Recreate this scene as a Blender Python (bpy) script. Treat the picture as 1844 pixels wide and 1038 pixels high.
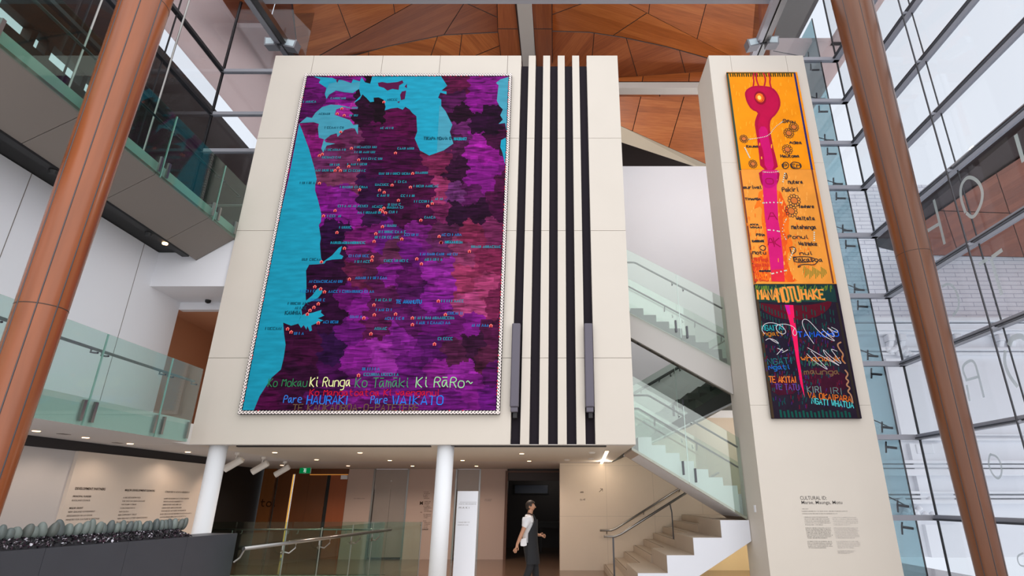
import bpy, bmesh, math, random
from mathutils import Vector, Matrix

# ------------------------------------------------------------------ camera, world, sun, exposure
SC = bpy.context.scene
COL = SC.collection
for o in list(bpy.data.objects):
    bpy.data.objects.remove(o, do_unlink=True)
W, H = 1844, 1038
FPX, PX0, PY0 = 1016.0, 1004.0, 519.0          # focal length and principal point in pixels
PITCH = math.radians(20.65)
EYE = Vector((0.0, 0.0, 1.70))
cam_d = bpy.data.cameras.new('camera')
cam_d.sensor_fit = 'HORIZONTAL'
cam_d.sensor_width = 36.0
cam_d.lens = FPX / W * 36.0
cam_d.shift_x = -(PX0 - W / 2) / W
cam_d.shift_y = (PY0 - H / 2) / W
cam_d.clip_start = 0.05
cam_d.clip_end = 300
cam = bpy.data.objects.new('camera', cam_d)
COL.objects.link(cam)
cam.location = EYE
cam.rotation_euler = (math.radians(90) + PITCH, 0, 0)
SC.camera = cam

SC.view_settings.view_transform = 'Standard'
SC.view_settings.look = 'None'
SC.view_settings.exposure = 0.0
SC.view_settings.gamma = 1.0
SC.view_settings.use_curve_mapping = False

world = bpy.data.worlds.new('overcast_sky')
SC.world = world
world.use_nodes = True
wn = world.node_tree.nodes
wn.clear()
w_out = wn.new('ShaderNodeOutputWorld')
w_bg = wn.new('ShaderNodeBackground')
w_bg.inputs['Color'].default_value = (0.93, 0.955, 1.0, 1)
w_bg.inputs['Strength'].default_value = 1.45
world.node_tree.links.new(w_bg.outputs[0], w_out.inputs[0])

sun_d = bpy.data.lights.new('overcast_sun', 'SUN')
sun_d.energy = 1.35
sun_d.angle = math.radians(95)
sun_d.color = (1.0, 0.95, 0.89)
sun = bpy.data.objects.new('overcast_sun', sun_d)
COL.objects.link(sun)
sun.rotation_euler = (math.radians(54), 0, math.radians(32))
sun.location = (2, -6, 20)

stair_fill_d = bpy.data.lights.new('stairwell_fill', 'POINT')  # added fill light for the stair wall, hidden behind the pillar, no fitting
stair_fill_d.shadow_soft_size = .12; stair_fill_d.energy = 140; stair_fill_d.color = (1, .97, .95)
stair_fill = bpy.data.objects.new('stairwell_fill', stair_fill_d)
COL.objects.link(stair_fill)
stair_fill.location = (4.9, 13.0, 10.6)

# ------------------------------------------------------------------ helpers
R = random.Random(7)
S_, C_ = math.sin(PITCH), math.cos(PITCH)
RIGHT, UPV, FWD = Vector((1, 0, 0)), Vector((0, -S_, C_)), Vector((0, C_, S_))


def ray(px, py):
    return FWD + RIGHT * ((px - PX0) / FPX) + UPV * ((PY0 - py) / FPX)


def onX(px, py, x):
    d = ray(px, py)
    return EYE + d * (x / d.x)


def onY(px, py, y):
    d = ray(px, py)
    return EYE + d * (y / d.y)


def onZ(px, py, z):
    d = ray(px, py)
    return EYE + d * ((z - EYE.z) / d.z)


def onP(px, py, p0, n):
    d = ray(px, py)
    return EYE + d * ((p0 - EYE).dot(n) / d.dot(n))


def proj(p):
    v = p - EYE
    f = v.dot(FWD)
    return PX0 + FPX * v.dot(RIGHT) / f, PY0 - FPX * v.dot(UPV) / f


def lin(c):
    out = []
    for v in c[:3]:
        v = v / 255.0
        out.append(v / 12.92 if v <= 0.04045 else ((v + 0.055) / 1.055) ** 2.4)
    return (out[0], out[1], out[2], 1.0)


# ------------------------------------------------------------------ materials
MATS = {}


def nodes_of(name):
    m = bpy.data.materials.new(name)
    m.use_nodes = True
    nt = m.node_tree
    nt.nodes.clear()
    out = nt.nodes.new('ShaderNodeOutputMaterial')
    return m, nt, out


def mat(name, rgb, rough=0.6, metal=0.0, noise=0.0, nscale=4.0, bump=0.0, stretch=(1, 1, 1), spec=0.5):
    if name in MATS:
        return MATS[name]
    m, nt, out = nodes_of(name)
    b = nt.nodes.new('ShaderNodeBsdfPrincipled')
    if 'paint' in name.replace('painted', '') or 'verse' in name or 'letter' in name:
        spec = 0.08
    b.inputs['Roughness'].default_value = rough
    b.inputs['Metallic'].default_value = metal
    b.inputs['Specular IOR Level'].default_value = spec
    base = lin(rgb)
    b.inputs['Base Color'].default_value = base
    if noise or bump:
        tc = nt.nodes.new('ShaderNodeTexCoord')
        mp = nt.nodes.new('ShaderNodeMapping')
        mp.inputs['Scale'].default_value = stretch
        nz = nt.nodes.new('ShaderNodeTexNoise')
        nz.inputs['Scale'].default_value = nscale
        nz.inputs['Detail'].default_value = 6
        nt.links.new(tc.outputs['Object'], mp.inputs[0])
        nt.links.new(mp.outputs[0], nz.inputs['Vector'])
        if noise:
            mx = nt.nodes.new('ShaderNodeMix')
            mx.data_type = 'RGBA'
            k0, k1 = 1 - noise, 1 + noise
            mx.inputs['A'].default_value = tuple(base[i] * k0 for i in range(3)) + (1,)
            mx.inputs['B'].default_value = tuple(min(1, base[i] * k1) for i in range(3)) + (1,)
            nt.links.new(nz.outputs['Fac'], mx.inputs['Factor'])
            nt.links.new(mx.outputs['Result'], b.inputs['Base Color'])
        if bump:
            bp = nt.nodes.new('ShaderNodeBump')
            bp.inputs['Strength'].default_value = bump
            bp.inputs['Distance'].default_value = 0.01
            nt.links.new(nz.outputs['Fac'], bp.inputs['Height'])
            nt.links.new(bp.outputs[0], b.inputs['Normal'])
    nt.links.new(b.outputs[0], out.inputs[0])
    MATS[name] = m
    return m


def emat(name, rgb, strength):
    if name in MATS:
        return MATS[name]
    m, nt, out = nodes_of(name)
    e = nt.nodes.new('ShaderNodeEmission')
    e.inputs[0].default_value = lin(rgb)
    e.inputs[1].default_value = strength
    nt.links.new(e.outputs[0], out.inputs[0])
    MATS[name] = m
    return m


def glass(name, rgb, refl=0.03, rough=0.01, haze=0.0):
    """thin architectural glass: tinted see-through with a Fresnel mirror on top"""
    if name in MATS:
        return MATS[name]
    m, nt, out = nodes_of(name)
    t = nt.nodes.new('ShaderNodeBsdfTransparent')
    t.inputs[0].default_value = lin(rgb)
    g = nt.nodes.new('ShaderNodeBsdfGlossy')
    g.inputs['Roughness'].default_value = rough
    lw = nt.nodes.new('ShaderNodeLayerWeight')
    lw.inputs['Blend'].default_value = 0.5
    pw = nt.nodes.new('ShaderNodeMath'); pw.operation = 'POWER'; pw.inputs[1].default_value = 4.0
    nt.links.new(lw.outputs['Facing'], pw.inputs[0])
    f = nt.nodes.new('ShaderNodeMath'); f.operation = 'MULTIPLY_ADD'
    f.inputs[1].default_value = 0.8; f.inputs[2].default_value = refl
    nt.links.new(pw.outputs[0], f.inputs[0])
    mx = nt.nodes.new('ShaderNodeMixShader')
    nt.links.new(f.outputs[0], mx.inputs[0])
    nt.links.new(t.outputs[0], mx.inputs[1])
    nt.links.new(g.outputs[0], mx.inputs[2])
    last = mx.outputs[0]
    if haze:
        d = nt.nodes.new('ShaderNodeBsdfDiffuse')
        d.inputs[0].default_value = lin((225, 238, 236))
        m2 = nt.nodes.new('ShaderNodeMixShader')
        m2.inputs[0].default_value = haze
        nt.links.new(last, m2.inputs[1])
        nt.links.new(d.outputs[0], m2.inputs[2])
        last = m2.outputs[0]
    nt.links.new(last, out.inputs[0])
    MATS[name] = m
    return m


def wood_uv(name, dark, mid, light, plank=0.14, rough=0.42, long=1.6):
    """planked timber veneer: u runs along the grain, v across the planks (metres)"""
    if name in MATS:
        return MATS[name]
    m, nt, out = nodes_of(name)
    N, L = nt.nodes.new, nt.links.new
    b = N('ShaderNodeBsdfPrincipled')
    b.inputs['Roughness'].default_value = rough
    uv = N('ShaderNodeUVMap')
    sep = N('ShaderNodeSeparateXYZ')
    L(uv.outputs[0], sep.inputs[0])
    dv = N('ShaderNodeMath'); dv.operation = 'DIVIDE'; dv.inputs[1].default_value = plank
    L(sep.outputs['Y'], dv.inputs[0])
    fl = N('ShaderNodeMath'); fl.operation = 'FLOOR'
    L(dv.outputs[0], fl.inputs[0])
    wn_ = N('ShaderNodeTexWhiteNoise'); wn_.noise_dimensions = '1D'
    L(fl.outputs[0], wn_.inputs['W'])
    mp = N('ShaderNodeMapping')
    mp.inputs['Scale'].default_value = (long, 26, 1)
    L(uv.outputs[0], mp.inputs[0])
    nz = N('ShaderNodeTexNoise'); nz.inputs['Scale'].default_value = 1.0; nz.inputs['Detail'].default_value = 5
    L(mp.outputs[0], nz.inputs['Vector'])
    add = N('ShaderNodeMath'); add.operation = 'MULTIPLY_ADD'; add.inputs[1].default_value = 0.32
    L(wn_.outputs['Value'], add.inputs[0])
    sc = N('ShaderNodeMath'); sc.operation = 'MULTIPLY'; sc.inputs[1].default_value = 0.78
    L(nz.outputs['Fac'], sc.inputs[0])
    L(sc.outputs[0], add.inputs[2])
    cr = N('ShaderNodeValToRGB')
    cr.color_ramp.elements[0].position = 0.15; cr.color_ramp.elements[0].color = lin(dark)
    cr.color_ramp.elements[1].position = 0.95; cr.color_ramp.elements[1].color = lin(light)
    e = cr.color_ramp.elements.new(0.55); e.color = lin(mid)
    L(add.outputs[0], cr.inputs[0])
    L(cr.outputs[0], b.inputs['Base Color'])
    L(b.outputs[0], out.inputs[0])
    MATS[name] = m
    return m


def paint_mat(name, rough=0.55, streak=0.35, stretch=(1.2, 1, 9.0), scale=3.0, tint=(1, 1, 1)):
    """brushed paint: pigment from the mesh's colour attribute, broken up by horizontal brush marks"""
    if name in MATS:
        return MATS[name]
    m, nt, out = nodes_of(name)
    N, L = nt.nodes.new, nt.links.new
    b = N('ShaderNodeBsdfPrincipled')
    b.inputs['Roughness'].default_value = rough
    b.inputs['Specular IOR Level'].default_value = 0.06
    at = N('ShaderNodeAttribute'); at.attribute_name = 'pigment'
    tc = N('ShaderNodeTexCoord')
    mp = N('ShaderNodeMapping'); mp.inputs['Scale'].default_value = stretch
    L(tc.outputs['Object'], mp.inputs[0])
    nz = N('ShaderNodeTexNoise'); nz.inputs['Scale'].default_value = scale; nz.inputs['Detail'].default_value = 7
    nz.inputs['Distortion'].default_value = 0.8
    L(mp.outputs[0], nz.inputs['Vector'])
    cr = N('ShaderNodeValToRGB')
    lo, hi = 1 - streak, 1 + streak * 1.8
    cr.color_ramp.elements[0].position = 0.3; cr.color_ramp.elements[0].color = (lo * .5, lo * .5, lo * .5, 1)
    cr.color_ramp.elements[1].position = 0.75; cr.color_ramp.elements[1].color = (hi * .5, hi * .5, hi * .5, 1)
    L(nz.outputs['Fac'], cr.inputs[0])
    mx = N('ShaderNodeVectorMath'); mx.operation = 'MULTIPLY'
    L(at.outputs['Color'], mx.inputs[0]); L(cr.outputs[0], mx.inputs[1])
    m2 = N('ShaderNodeVectorMath'); m2.operation = 'SCALE'; m2.inputs['Scale'].default_value = 2.0
    L(mx.outputs[0], m2.inputs[0])
    L(m2.outputs[0], b.inputs['Base Color'])
    L(b.outputs[0], out.inputs[0])
    MATS[name] = m
    return m


# ------------------------------------------------------------------ mesh builder
class MB:
    def __init__(self):
        self.v, self.f, self.uv, self.col = [], [], {}, {}

    def quad(self, a, b, c, d):
        i = len(self.v)
        self.v += [Vector(a), Vector(b), Vector(c), Vector(d)]
        self.f.append((i, i + 1, i + 2, i + 3))
        return self

    def poly(self, pts):
        i = len(self.v)
        self.v += [Vector(p) for p in pts]
        self.f.append(tuple(range(i, i + len(pts))))
        return self

    def box(self, x0, x1, y0, y1, z0, z1):
        i = len(self.v)
        self.v += [Vector((x, y, z)) for z in (z0, z1) for y in (y0, y1) for x in (x0, x1)]
        for q in ((0, 2, 3, 1), (4, 5, 7, 6), (0, 1, 5, 4), (2, 6, 7, 3), (0, 4, 6, 2), (1, 3, 7, 5)):
            self.f.append(tuple(i + k for k in q))
        return self

    def prism(self, pts, d):
        """closed solid: polygon pts swept by vector d"""
        d = Vector(d)
        n = len(pts)
        i = len(self.v)
        self.v += [Vector(p) for p in pts] + [Vector(p) + d for p in pts]
        self.f.append(tuple(i + k for k in range(n)))
        self.f.append(tuple(i + n + k for k in reversed(range(n))))
        for k in range(n):
            j = (k + 1) % n
            self.f.append((i + k, i + n + k, i + n + j, i + j))
        return self

    def tube(self, path, r, seg=10, cap=True):
        path = [Vector(p) for p in path]
        rs = r if isinstance(r, (list, tuple)) else [r] * len(path)
        base = len(self.v)
        up = Vector((0, 0, 1))
        for k, p in enumerate(path):
            if k == 0:
                t = path[1] - p
            elif k == len(path) - 1:
                t = p - path[k - 1]
            else:
                t = (path[k + 1] - p).normalized() + (p - path[k - 1]).normalized()
            t.normalize()
            a = t.cross(up)
            if a.length < 1e-3:
                a = t.cross(Vector((0, 1, 0)))
            a.normalize()
            b = t.cross(a).normalized()
            for s in range(seg):
                an = 2 * math.pi * s / seg
                self.v.append(p + (a * math.cos(an) + b * math.sin(an)) * rs[k])
        for k in range(len(path) - 1):
            for s in range(seg):
                s2 = (s + 1) % seg
                self.f.append((base + k * seg + s, base + k * seg + s2, base + (k + 1) * seg + s2, base + (k + 1) * seg + s))
        if cap:
            self.f.append(tuple(base + s for s in reversed(range(seg))))
            e = base + (len(path) - 1) * seg
            self.f.append(tuple(e + s for s in range(seg)))
        return self

    def lathe(self, prof, seg=32, c=(0, 0, 0)):
        """prof: (radius, z) from bottom to top, closed at both ends"""
        c = Vector(c)
        base = len(self.v)
        for (r, z) in prof:
            for s in range(seg):
                an = 2 * math.pi * s / seg
                self.v.append(c + Vector((r * math.cos(an), r * math.sin(an), z)))
        for k in range(len(prof) - 1):
            for s in range(seg):
                s2 = (s + 1) % seg
                self.f.append((base + k * seg + s, base + k * seg + s2, base + (k + 1) * seg + s2, base + (k + 1) * seg + s))
        self.f.append(tuple(base + s for s in reversed(range(seg))))
        e = base + (len(prof) - 1) * seg
        self.f.append(tuple(e + s for s in range(seg)))
        return self

    def ribbon(self, pts, w, n, taper=False):
        """flat brush stroke of width w along pts, lying in the plane of normal n"""
        pts = [Vector(p) for p in pts]
        n = Vector(n)
        if len(pts) < 2:
            return self
        L, Rr = [], []
        self.lay = getattr(self, 'lay', 0) + 1
        lift = (self.lay % 40) * 4e-5
        for k, p in enumerate(pts):
            p = p + n * (lift + k * 1.5e-5)
            t = pts[min(k + 1, len(pts) - 1)] - pts[max(k - 1, 0)]
            if t.length < 1e-6:
                t = Vector((1, 0, 0))
            t.normalize()
            s = t.cross(n).normalized()
            ww = w * (0.5 if taper and k in (0, len(pts) - 1) else 1)
            if k == 0:
                p = p - t * w * .3
            if k == len(pts) - 1:
                p = p + t * w * .3
            L.append(p + s * ww / 2)
            Rr.append(p - s * ww / 2)
        i = len(self.v)
        for a, b in zip(L, Rr):
            self.v += [a, b]
        for k in range(len(pts) - 1):
            self.f.append((i + 2 * k, i + 2 * k + 1, i + 2 * k + 3, i + 2 * k + 2))
        return self

    def disc(self, c, r, a, b, seg=14, r2=None):
        c, a, b = Vector(c), Vector(a), Vector(b)
        return self.poly([c + a * r * math.cos(2 * math.pi * k / seg) + b * (r2 or r) * math.sin(2 * math.pi * k / seg) for k in range(seg)])

    def build(self, name, m, parent=None, smooth=False, bevel=0.0, fix=False):
        off = root_loc(parent)
        me = bpy.data.meshes.new(name)
        me.from_pydata([tuple(v - off) for v in self.v], [], self.f)
        me.update()
        if fix:
            bm = bmesh.new(); bm.from_mesh(me)
            bmesh.ops.recalc_face_normals(bm, faces=bm.faces)
            bm.to_mesh(me); bm.free()
        o = bpy.data.objects.new(name, me)
        COL.objects.link(o)
        me.materials.append(m)
        if smooth:
            for p in me.polygons:
                p.use_smooth = len(p.vertices) <= 4
        if parent is not None:
            o.parent = parent
        if bevel:
            bv = o.modifiers.new('edge', 'BEVEL')
            bv.width = bevel; bv.segments = 2; bv.limit_method = 'ANGLE'
        return o


def root_loc(p):
    off = Vector((0, 0, 0))
    while p is not None:
        off += Vector(p.location)
        p = p.parent
    return off


def tag(o, label=None, cat=None, group=None, kind=None):
    if label: o['label'] = label
    if cat: o['category'] = cat
    if group: o['group'] = group
    if kind: o['kind'] = kind
    return o


def empty(name, loc, label=None, cat=None, group=None, kind=None):
    o = bpy.data.objects.new(name, None)
    COL.objects.link(o)
    o.location = loc
    o.empty_display_size = 0.1
    return tag(o, label, cat, group, kind)


def copy_tree(o, parent=None):
    c = o.copy()
    COL.objects.link(c)
    if parent is not None:
        c.parent = parent
    for ch in list(o.children):
        copy_tree(ch, c)
    return c


def chaikin(pts, n=2, closed=False):
    for _ in range(n):
        q = []
        m = len(pts)
        if not closed:
            q.append(pts[0])
        for k in range(m if closed else m - 1):
            a, b = Vector(pts[k]), Vector(pts[(k + 1) % m])
            q += [a * .75 + b * .25, a * .25 + b * .75]
        if not closed:
            q.append(pts[-1])
        pts = q
    return pts


def add_lamp(name, loc, energy, color, parent=None, size=0.06, kind='POINT', rot=None, spot=None):
    d = bpy.data.lights.new(name, kind)
    d.energy = energy
    d.color = color
    if kind in ('POINT', 'SPOT'):
        d.shadow_soft_size = size
    if kind == 'AREA':
        d.size = size
    if spot:
        d.spot_size = spot; d.spot_blend = 0.6
    o = bpy.data.objects.new(name, d)
    COL.objects.link(o)
    if parent is not None:
        o.parent = parent
        loc = Vector(loc) - root_loc(parent)
    o.location = loc
    if rot: o.rotation_euler = rot
    return o


def text_mesh(body, size, bold=0.0, spacing=1.0):
    cu = bpy.data.curves.new('lettering', 'FONT')
    cu.body = body
    cu.size = size
    cu.offset = bold
    cu.space_character = spacing
    cu.resolution_u = 3
    ob = bpy.data.objects.new('lettering', cu)
    COL.objects.link(ob)
    bpy.context.view_layer.update()
    me = bpy.data.meshes.new_from_object(ob.evaluated_get(bpy.context.evaluated_depsgraph_get()))
    vs = [v.co.copy() for v in me.vertices]
    fs = [tuple(p.vertices) for p in me.polygons]
    bpy.data.objects.remove(ob, do_unlink=True)
    bpy.data.curves.remove(cu)
    bpy.data.meshes.remove(me)
    return vs, fs


def add_text(mb, body, origin, xdir, updir, height, width=None, bold=0.0):
    """letters with cap height `height`; squeezed to `width` when given"""
    vs, fs = text_mesh(body, height / 0.72, bold * height / 0.72)
    if not vs:
        return
    x1 = max(v.x for v in vs)
    k = width / x1 if width else 1.0
    i = len(mb.v)
    for v in vs:
        mb.v.append(Vector(origin) + Vector(xdir) * v.x * k + Vector(updir) * v.y)
    mb.f += [tuple(i + j for j in f) for f in fs]


# hand lettering: polylines on a grid, x 0-4, baseline y=2, x-height 6, capitals 8, descender 0
GLYPH = {
    'A': '02 28 42|14 34', 'B': '02 08 38 47 46 35 05|35 44 43 32 02', 'C': '47 38 18 07 03 12 32 43', 'D': '02 08 28 46 44 22 02',
    'E': '48 08 02 42|05 35', 'F': '48 08 02|05 35', 'G': '47 38 18 07 03 12 32 43 45 25', 'H': '02 08|42 48|05 45', 'I': '22 28',
    'J': '48 43 32 12 03', 'K': '02 08|48 05 42', 'L': '08 02 42', 'M': '02 08 25 48 42', 'N': '02 08 42 48',
    'O': '18 07 03 12 32 43 47 38 18', 'P': '02 08 38 47 46 35 05', 'R': '02 08 38 47 46 35 05|25 42',
    'S': '47 38 18 07 06 15 35 44 43 32 12 03', 'T': '08 48|28 22', 'U': '08 03 12 32 43 48', 'V': '08 22 48', 'W': '08 12 26 32 48',
    'X': '02 48|08 42', 'Y': '08 25 48|25 22', 'Z': '08 48 02 42',
    'a': '36 16 05 03 12 23 36 33 42', 'b': '08 02|05 16 36 45 43 32 02', 'c': '46 16 05 03 12 42', 'd': '48 42|46 16 05 03 12 42',
    'e': '04 44 45 36 16 05 03 12 42', 'f': '48 38 27 22|15 45', 'g': '46 16 05 03 12 42|46 41 30 10', 'h': '08 02|05 16 36 45 42',
    'i': '26 23 32|28 27', 'j': '36 31 20|38 37', 'k': '08 02|46 04 42', 'l': '18 13 22', 'm': '02 06|05 16 25 22|25 36 45 42',
    'n': '02 06|05 16 36 45 42', 'o': '16 05 03 12 32 43 45 36 16', 'p': '00 06|05 16 36 45 43 32 02', 'r': '02 06|04 16 36',
    's': '46 16 05 14 34 43 32 02', 't': '18 13 22 32|06 36', 'u': '06 03 12 32 43|46 42', 'v': '06 22 46', 'w': '06 12 25 32 46',
    'y': '06 12|46 10', 'z': '06 46 02 42', '-': '05 35', '.': '22 23', ',': '22 11', '~': '05 16 25 34 45',
    '\u0101': '36 16 05 03 12 23 36 33 42|08 38',
}


def strokes(text):
    """(x, y) polylines of hand lettering; cap height 1, advance about 0.9"""
    out, x = [], 0.0
    for ch in text:
        if ch == ' ':
            x += 0.55
            continue
        g = GLYPH.get(ch)
        if g is None:
            continue
        wid = 0.3 if ch in 'iIl.' else 0.62
        for pl in g.split('|'):
            pts = [Vector((x + (int(p[0]) / 4.0 - (0.25 if wid < .5 else 0)) * 0.62, (int(p[1]) - 2) / 6.0, 0)) for p in pl.split()]
            out.append(pts)
        x += wid + 0.22
    return out, max(x - 0.22, 0.1)


def hand(mb, text, p0, p1, hgt, w, n=(0, -1, 0), jit=0.05, smooth=1):
    """paint text from p0 to p1 (points in the wall plane), capitals hgt tall, brush width w"""
    p0, p1, n = Vector(p0), Vector(p1), Vector(n)
    xd = (p1 - p0)
    wid = xd.length
    xd.normalize()
    ud = xd.cross(n) * -1
    if ud.z < 0: ud = -ud
    st, tot = strokes(text)
    for pl in st:
        q = chaikin(pl, smooth) if smooth and len(pl) > 2 else pl
        dx, dy = R.uniform(-jit, jit), R.uniform(-jit, jit)
        mb.ribbon([p0 + xd * ((p.x + dx * .4) / tot * wid) + ud * ((p.y + dy) * hgt) for p in q], w, n)


def scribble(mb, p0, p1, hgt, w, n=(0, -1, 0)):
    """a row of tiny illegible brush marks where the photo shows lettering too small to read"""
    p0, p1, n = Vector(p0), Vector(p1), Vector(n)
    xd = p1 - p0
    wid = xd.length
    xd.normalize()
    ud = Vector((0, 0, 1))
    x = 0.0
    while x < wid:
        k = R.choice((0, 1, 2, 3))
        cw = hgt * R.uniform(.45, .7)
        if k == 0:
            pts = [(0, 0), (0, 1)]
        elif k == 1:
            pts = [(0, 0), (.5, 1), (1, 0)]
        elif k == 2:
            pts = [(0, 1), (0, 0), (1, 0), (1, 1)]
        else:
            pts = [(1, 1), (0, 1), (0, 0), (1, 0)]
        mb.ribbon([p0 + xd * (x + a * cw) + ud * (b * hgt) for a, b in pts], w, n)
        x += cw + w * 1.6
        if R.random() < .08:
            x += hgt * .5


# ------------------------------------------------------------------ palette
M_STONE = mat('cream_stone_cladding', (206, 197, 186), 0.62, noise=0.04, nscale=1.2)
M_WHITE = mat('white_plaster', (228, 228, 233), 0.75, noise=0.02, nscale=1.0)
M_CEIL = mat('white_ceiling', (205, 200, 197), 0.8)
M_BEIGE = mat('beige_stone_wall', (206, 190, 172), 0.5, noise=0.05, nscale=2.0)
M_BACK = mat('pinkish_beige_wall', (188, 164, 152), 0.5, noise=0.04, nscale=1.0)
M_DARK = mat('charcoal_recess', (38, 35, 38), 0.6)
M_BLACK = mat('near_black', (14, 13, 14), 0.6)
M_SLOT = mat('slot_charcoal', (36, 31, 38), 0.7, spec=.1)
M_STEEL = mat('brushed_steel', (150, 148, 146), 0.3, 1.0)
M_STEEL_D = mat('dark_steel', (80, 80, 84), 0.4, 0.8)
M_STEEL_W = mat('painted_steel', (158, 158, 166), 0.5, 0.2)
M_LAMPBODY = mat('anodised_grey_body', (92, 87, 98), 0.5, 0.3)
M_SOFFIT = mat('warm_grey_soffit', (122, 114, 108), 0.7)
M_GLASS = glass('green_tinted_glass', (232, 244, 238))
M_GLASS_T = glass('teal_tinted_glass', (232, 245, 241), haze=0.07)
M_GLASS_C = glass('sea_green_glass', (222, 238, 232))
M_GLASS_S = glass('pale_green_stair_glass', (240, 248, 243), refl=.1, haze=0.02)
M_GLASS_W = glass('clear_facade_glass', (229, 231, 234))
M_GLASS_FIN = glass('teal_fin_glass', (205, 226, 230), haze=0.06)
M_FROST = glass('frosted_vinyl', (205, 205, 215), haze=0.55)
M_WCOL = mat('white_paint_column', (226, 228, 232), 0.55)
M_SLATE = mat('dark_slate', (58, 60, 68), 0.42, noise=0.15, nscale=3)
M_PEBBLE = mat('river_stone', (96, 106, 104), 0.4, noise=0.25, nscale=7)
M_FLOOR = mat('polished_brown_floor', (112, 88, 72), 0.16, noise=0.1, nscale=1.5)
M_TREAD = mat('honed_stone_tread', (172, 158, 142), 0.5, noise=0.06, nscale=3)
M_WSTR = mat('white_stringer', (214, 216, 224), 0.6)
M_DKSTEP = mat('shaded_stair_grey', (66, 69, 68), 0.7)  # steps coloured dark to carry the shade on these flights
M_TEXT = mat('dark_lettering', (62, 48, 40), 0.7)
M_TEXTG = mat('grey_lettering', (120, 116, 112), 0.7)
M_LAMP = emat('warm_lamp', (255, 205, 150), 9.0)
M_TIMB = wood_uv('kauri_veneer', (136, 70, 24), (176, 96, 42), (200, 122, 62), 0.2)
M_JOINT = mat('dark_panel_joint', (44, 22, 12), .8)
M_TIMB_D = wood_uv('kauri_veneer_red_shaded', (116, 54, 22), (146, 76, 36), (170, 96, 50), 0.22)  # redder strips, and facets coloured darker where they turn from the light

M_COLW = mat('lacquered_timber_shaft', (134, 72, 38), 0.24, noise=0.38, nscale=5, stretch=(1.5, 1.5, 0.16))
M_COLW2 = mat('walnut_timber_shaft', (108, 64, 38), 0.3, noise=0.3, nscale=5, stretch=(1.5, 1.5, 0.16))

# ------------------------------------------------------------------ dimensions
BX0, BX1, BY, BZ0, BZ1 = -6.765, 1.44, 10.7, 2.66, 11.70      # stone clad box over the lobby
PX_0, PX_1, PY_0, PY_1 = 3.62, 5.89, 10.7, 11.83              # stone clad pillar
BACKY, STAIRY = 19.2, 16.3
FL1, FL2 = 3.03, 7.12
WLX = -8.31
GLX, GLY = 8.1, 13.0                                           # right curtain wall
LGX, LGY = -8.75, 11.8                                         # left curtain wall

# ------------------------------------------------------------------ the setting
mb = MB()
fp = [(-4.353, 14.35), (-4.22, 15.3), (-9.6, 15.3), (-9.6, BACKY + .2), (10, BACKY + .2), (10, 14.35)]
mb.prism([(x, y, 0) for x, y in fp], (0, 0, -0.3))
# room floor behind the dark doorway
mb.box(-2.6, 1.2, BACKY + .2, 24.0, -.3, 0)
tag(mb.build('floor', M_FLOOR, fix=True), kind='structure')
mb = MB().prism([(x, y, 0) for x, y in ((-5.75, 5.0), (-5.0, 9.7), (-4.353, 14.35), (10, 14.35), (10, 1.0), (-5.75, 1.0))], (0, 0, -0.3))
tag(mb.build('floor_atrium', mat('pale_bounce_paving', (206, 198, 188), .5, noise=.05, nscale=1.5), fix=True), kind='structure')  # unseen front floor, made pale to bounce daylight up to the lobby ceiling
mb = MB().box(-9.6, -3.9, 4.5, 15.6, -3.4, -3.2)
tag(mb.build('floor_lower', M_FLOOR), kind='structure')

# mezzanine slab: the lobby ceiling
mb = MB()
mb.box(-9.6, BX1, BY + .2, BACKY + .2, BZ0 + .004, FL1)
mb.box(-9.6, BX1, BY + .02, BY + .2, BZ0 - .002, BZ0 + .006)
mb.box(-8.31, -6.52, 3.0, 10.2, BZ0, FL1)
mb.box(-8.31, BX0 + .01, 10.2, BY + .02, BZ0, FL1)
tag(mb.build('ceiling', M_CEIL), kind='structure')
# dark air slots along the lip of the box
sl = empty('ceiling_slot', (-2.6, 11.0, BZ0), kind='structure')
for a, b in ((425, 775), (795, 1092)):
    for yy, w in ((10.84, .07), (11.02, .09)):
        xa, xb = onY(a, 806, yy).x, onY(b, 806, yy).x
        MB().box(xa, xb, yy, yy + w, BZ0 - .012, BZ0 + .03).build('slot', M_DARK, sl)

# ---- stone clad box with recessed dark slots
box = empty('wall_center', ((BX0 + BX1) / 2, BY, BZ0), 'large cream stone clad wall volume on white columns carrying the purple map painting', 'wall', kind='structure')
sx = [(-0.866 + .3467 * i, -0.693 + .3467 * i) for i in range(5)]
JZ = [onY(700, 249, BY).z, onY(700, 415.5, BY).z, onY(700, 645, BY).z]
zs = [BZ0] + sorted(JZ) + [BZ1]
core = MB().box(BX0, BX1, BY + .15, 15.5, BZ0 + .002, BZ1 - .3)
core.build('core', M_STONE, box)
g = 0.009


def clad(parent, x0, x1, z0, z1, y, depth=.14):
    MB().box(x0 + g / 2, x1 - g / 2, y, y + depth, z0 + g / 2, z1 - g / 2).build('cladding_panel', M_STONE, parent)


edges = [BX0, sx[0][0]] + [v for i in range(4) for v in (sx[i][1], sx[i + 1][0])] + [sx[4][1], BX1]
for r in range(4):
    z0, z1 = zs[r], zs[r + 1]
    if r == 3:
        # top course: split by fine vertical joints
        xs = [BX0] + [onY(p, 115, BY).x for p in (563, 688, 792, 914)] + [sx[0][0]]
        for a, b in zip(xs[:-1], xs[1:]):
            clad(box, a, b, z0, z1, BY - .0)
    else:
        clad(box, BX0, sx[0][0], z0, z1, BY)
    for i in range(4):
        clad(box, sx[i][1] - .0, sx[i + 1][0], z0, z1, BY)
    clad(box, sx[4][1], BX1, z0, z1, BY)
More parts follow.
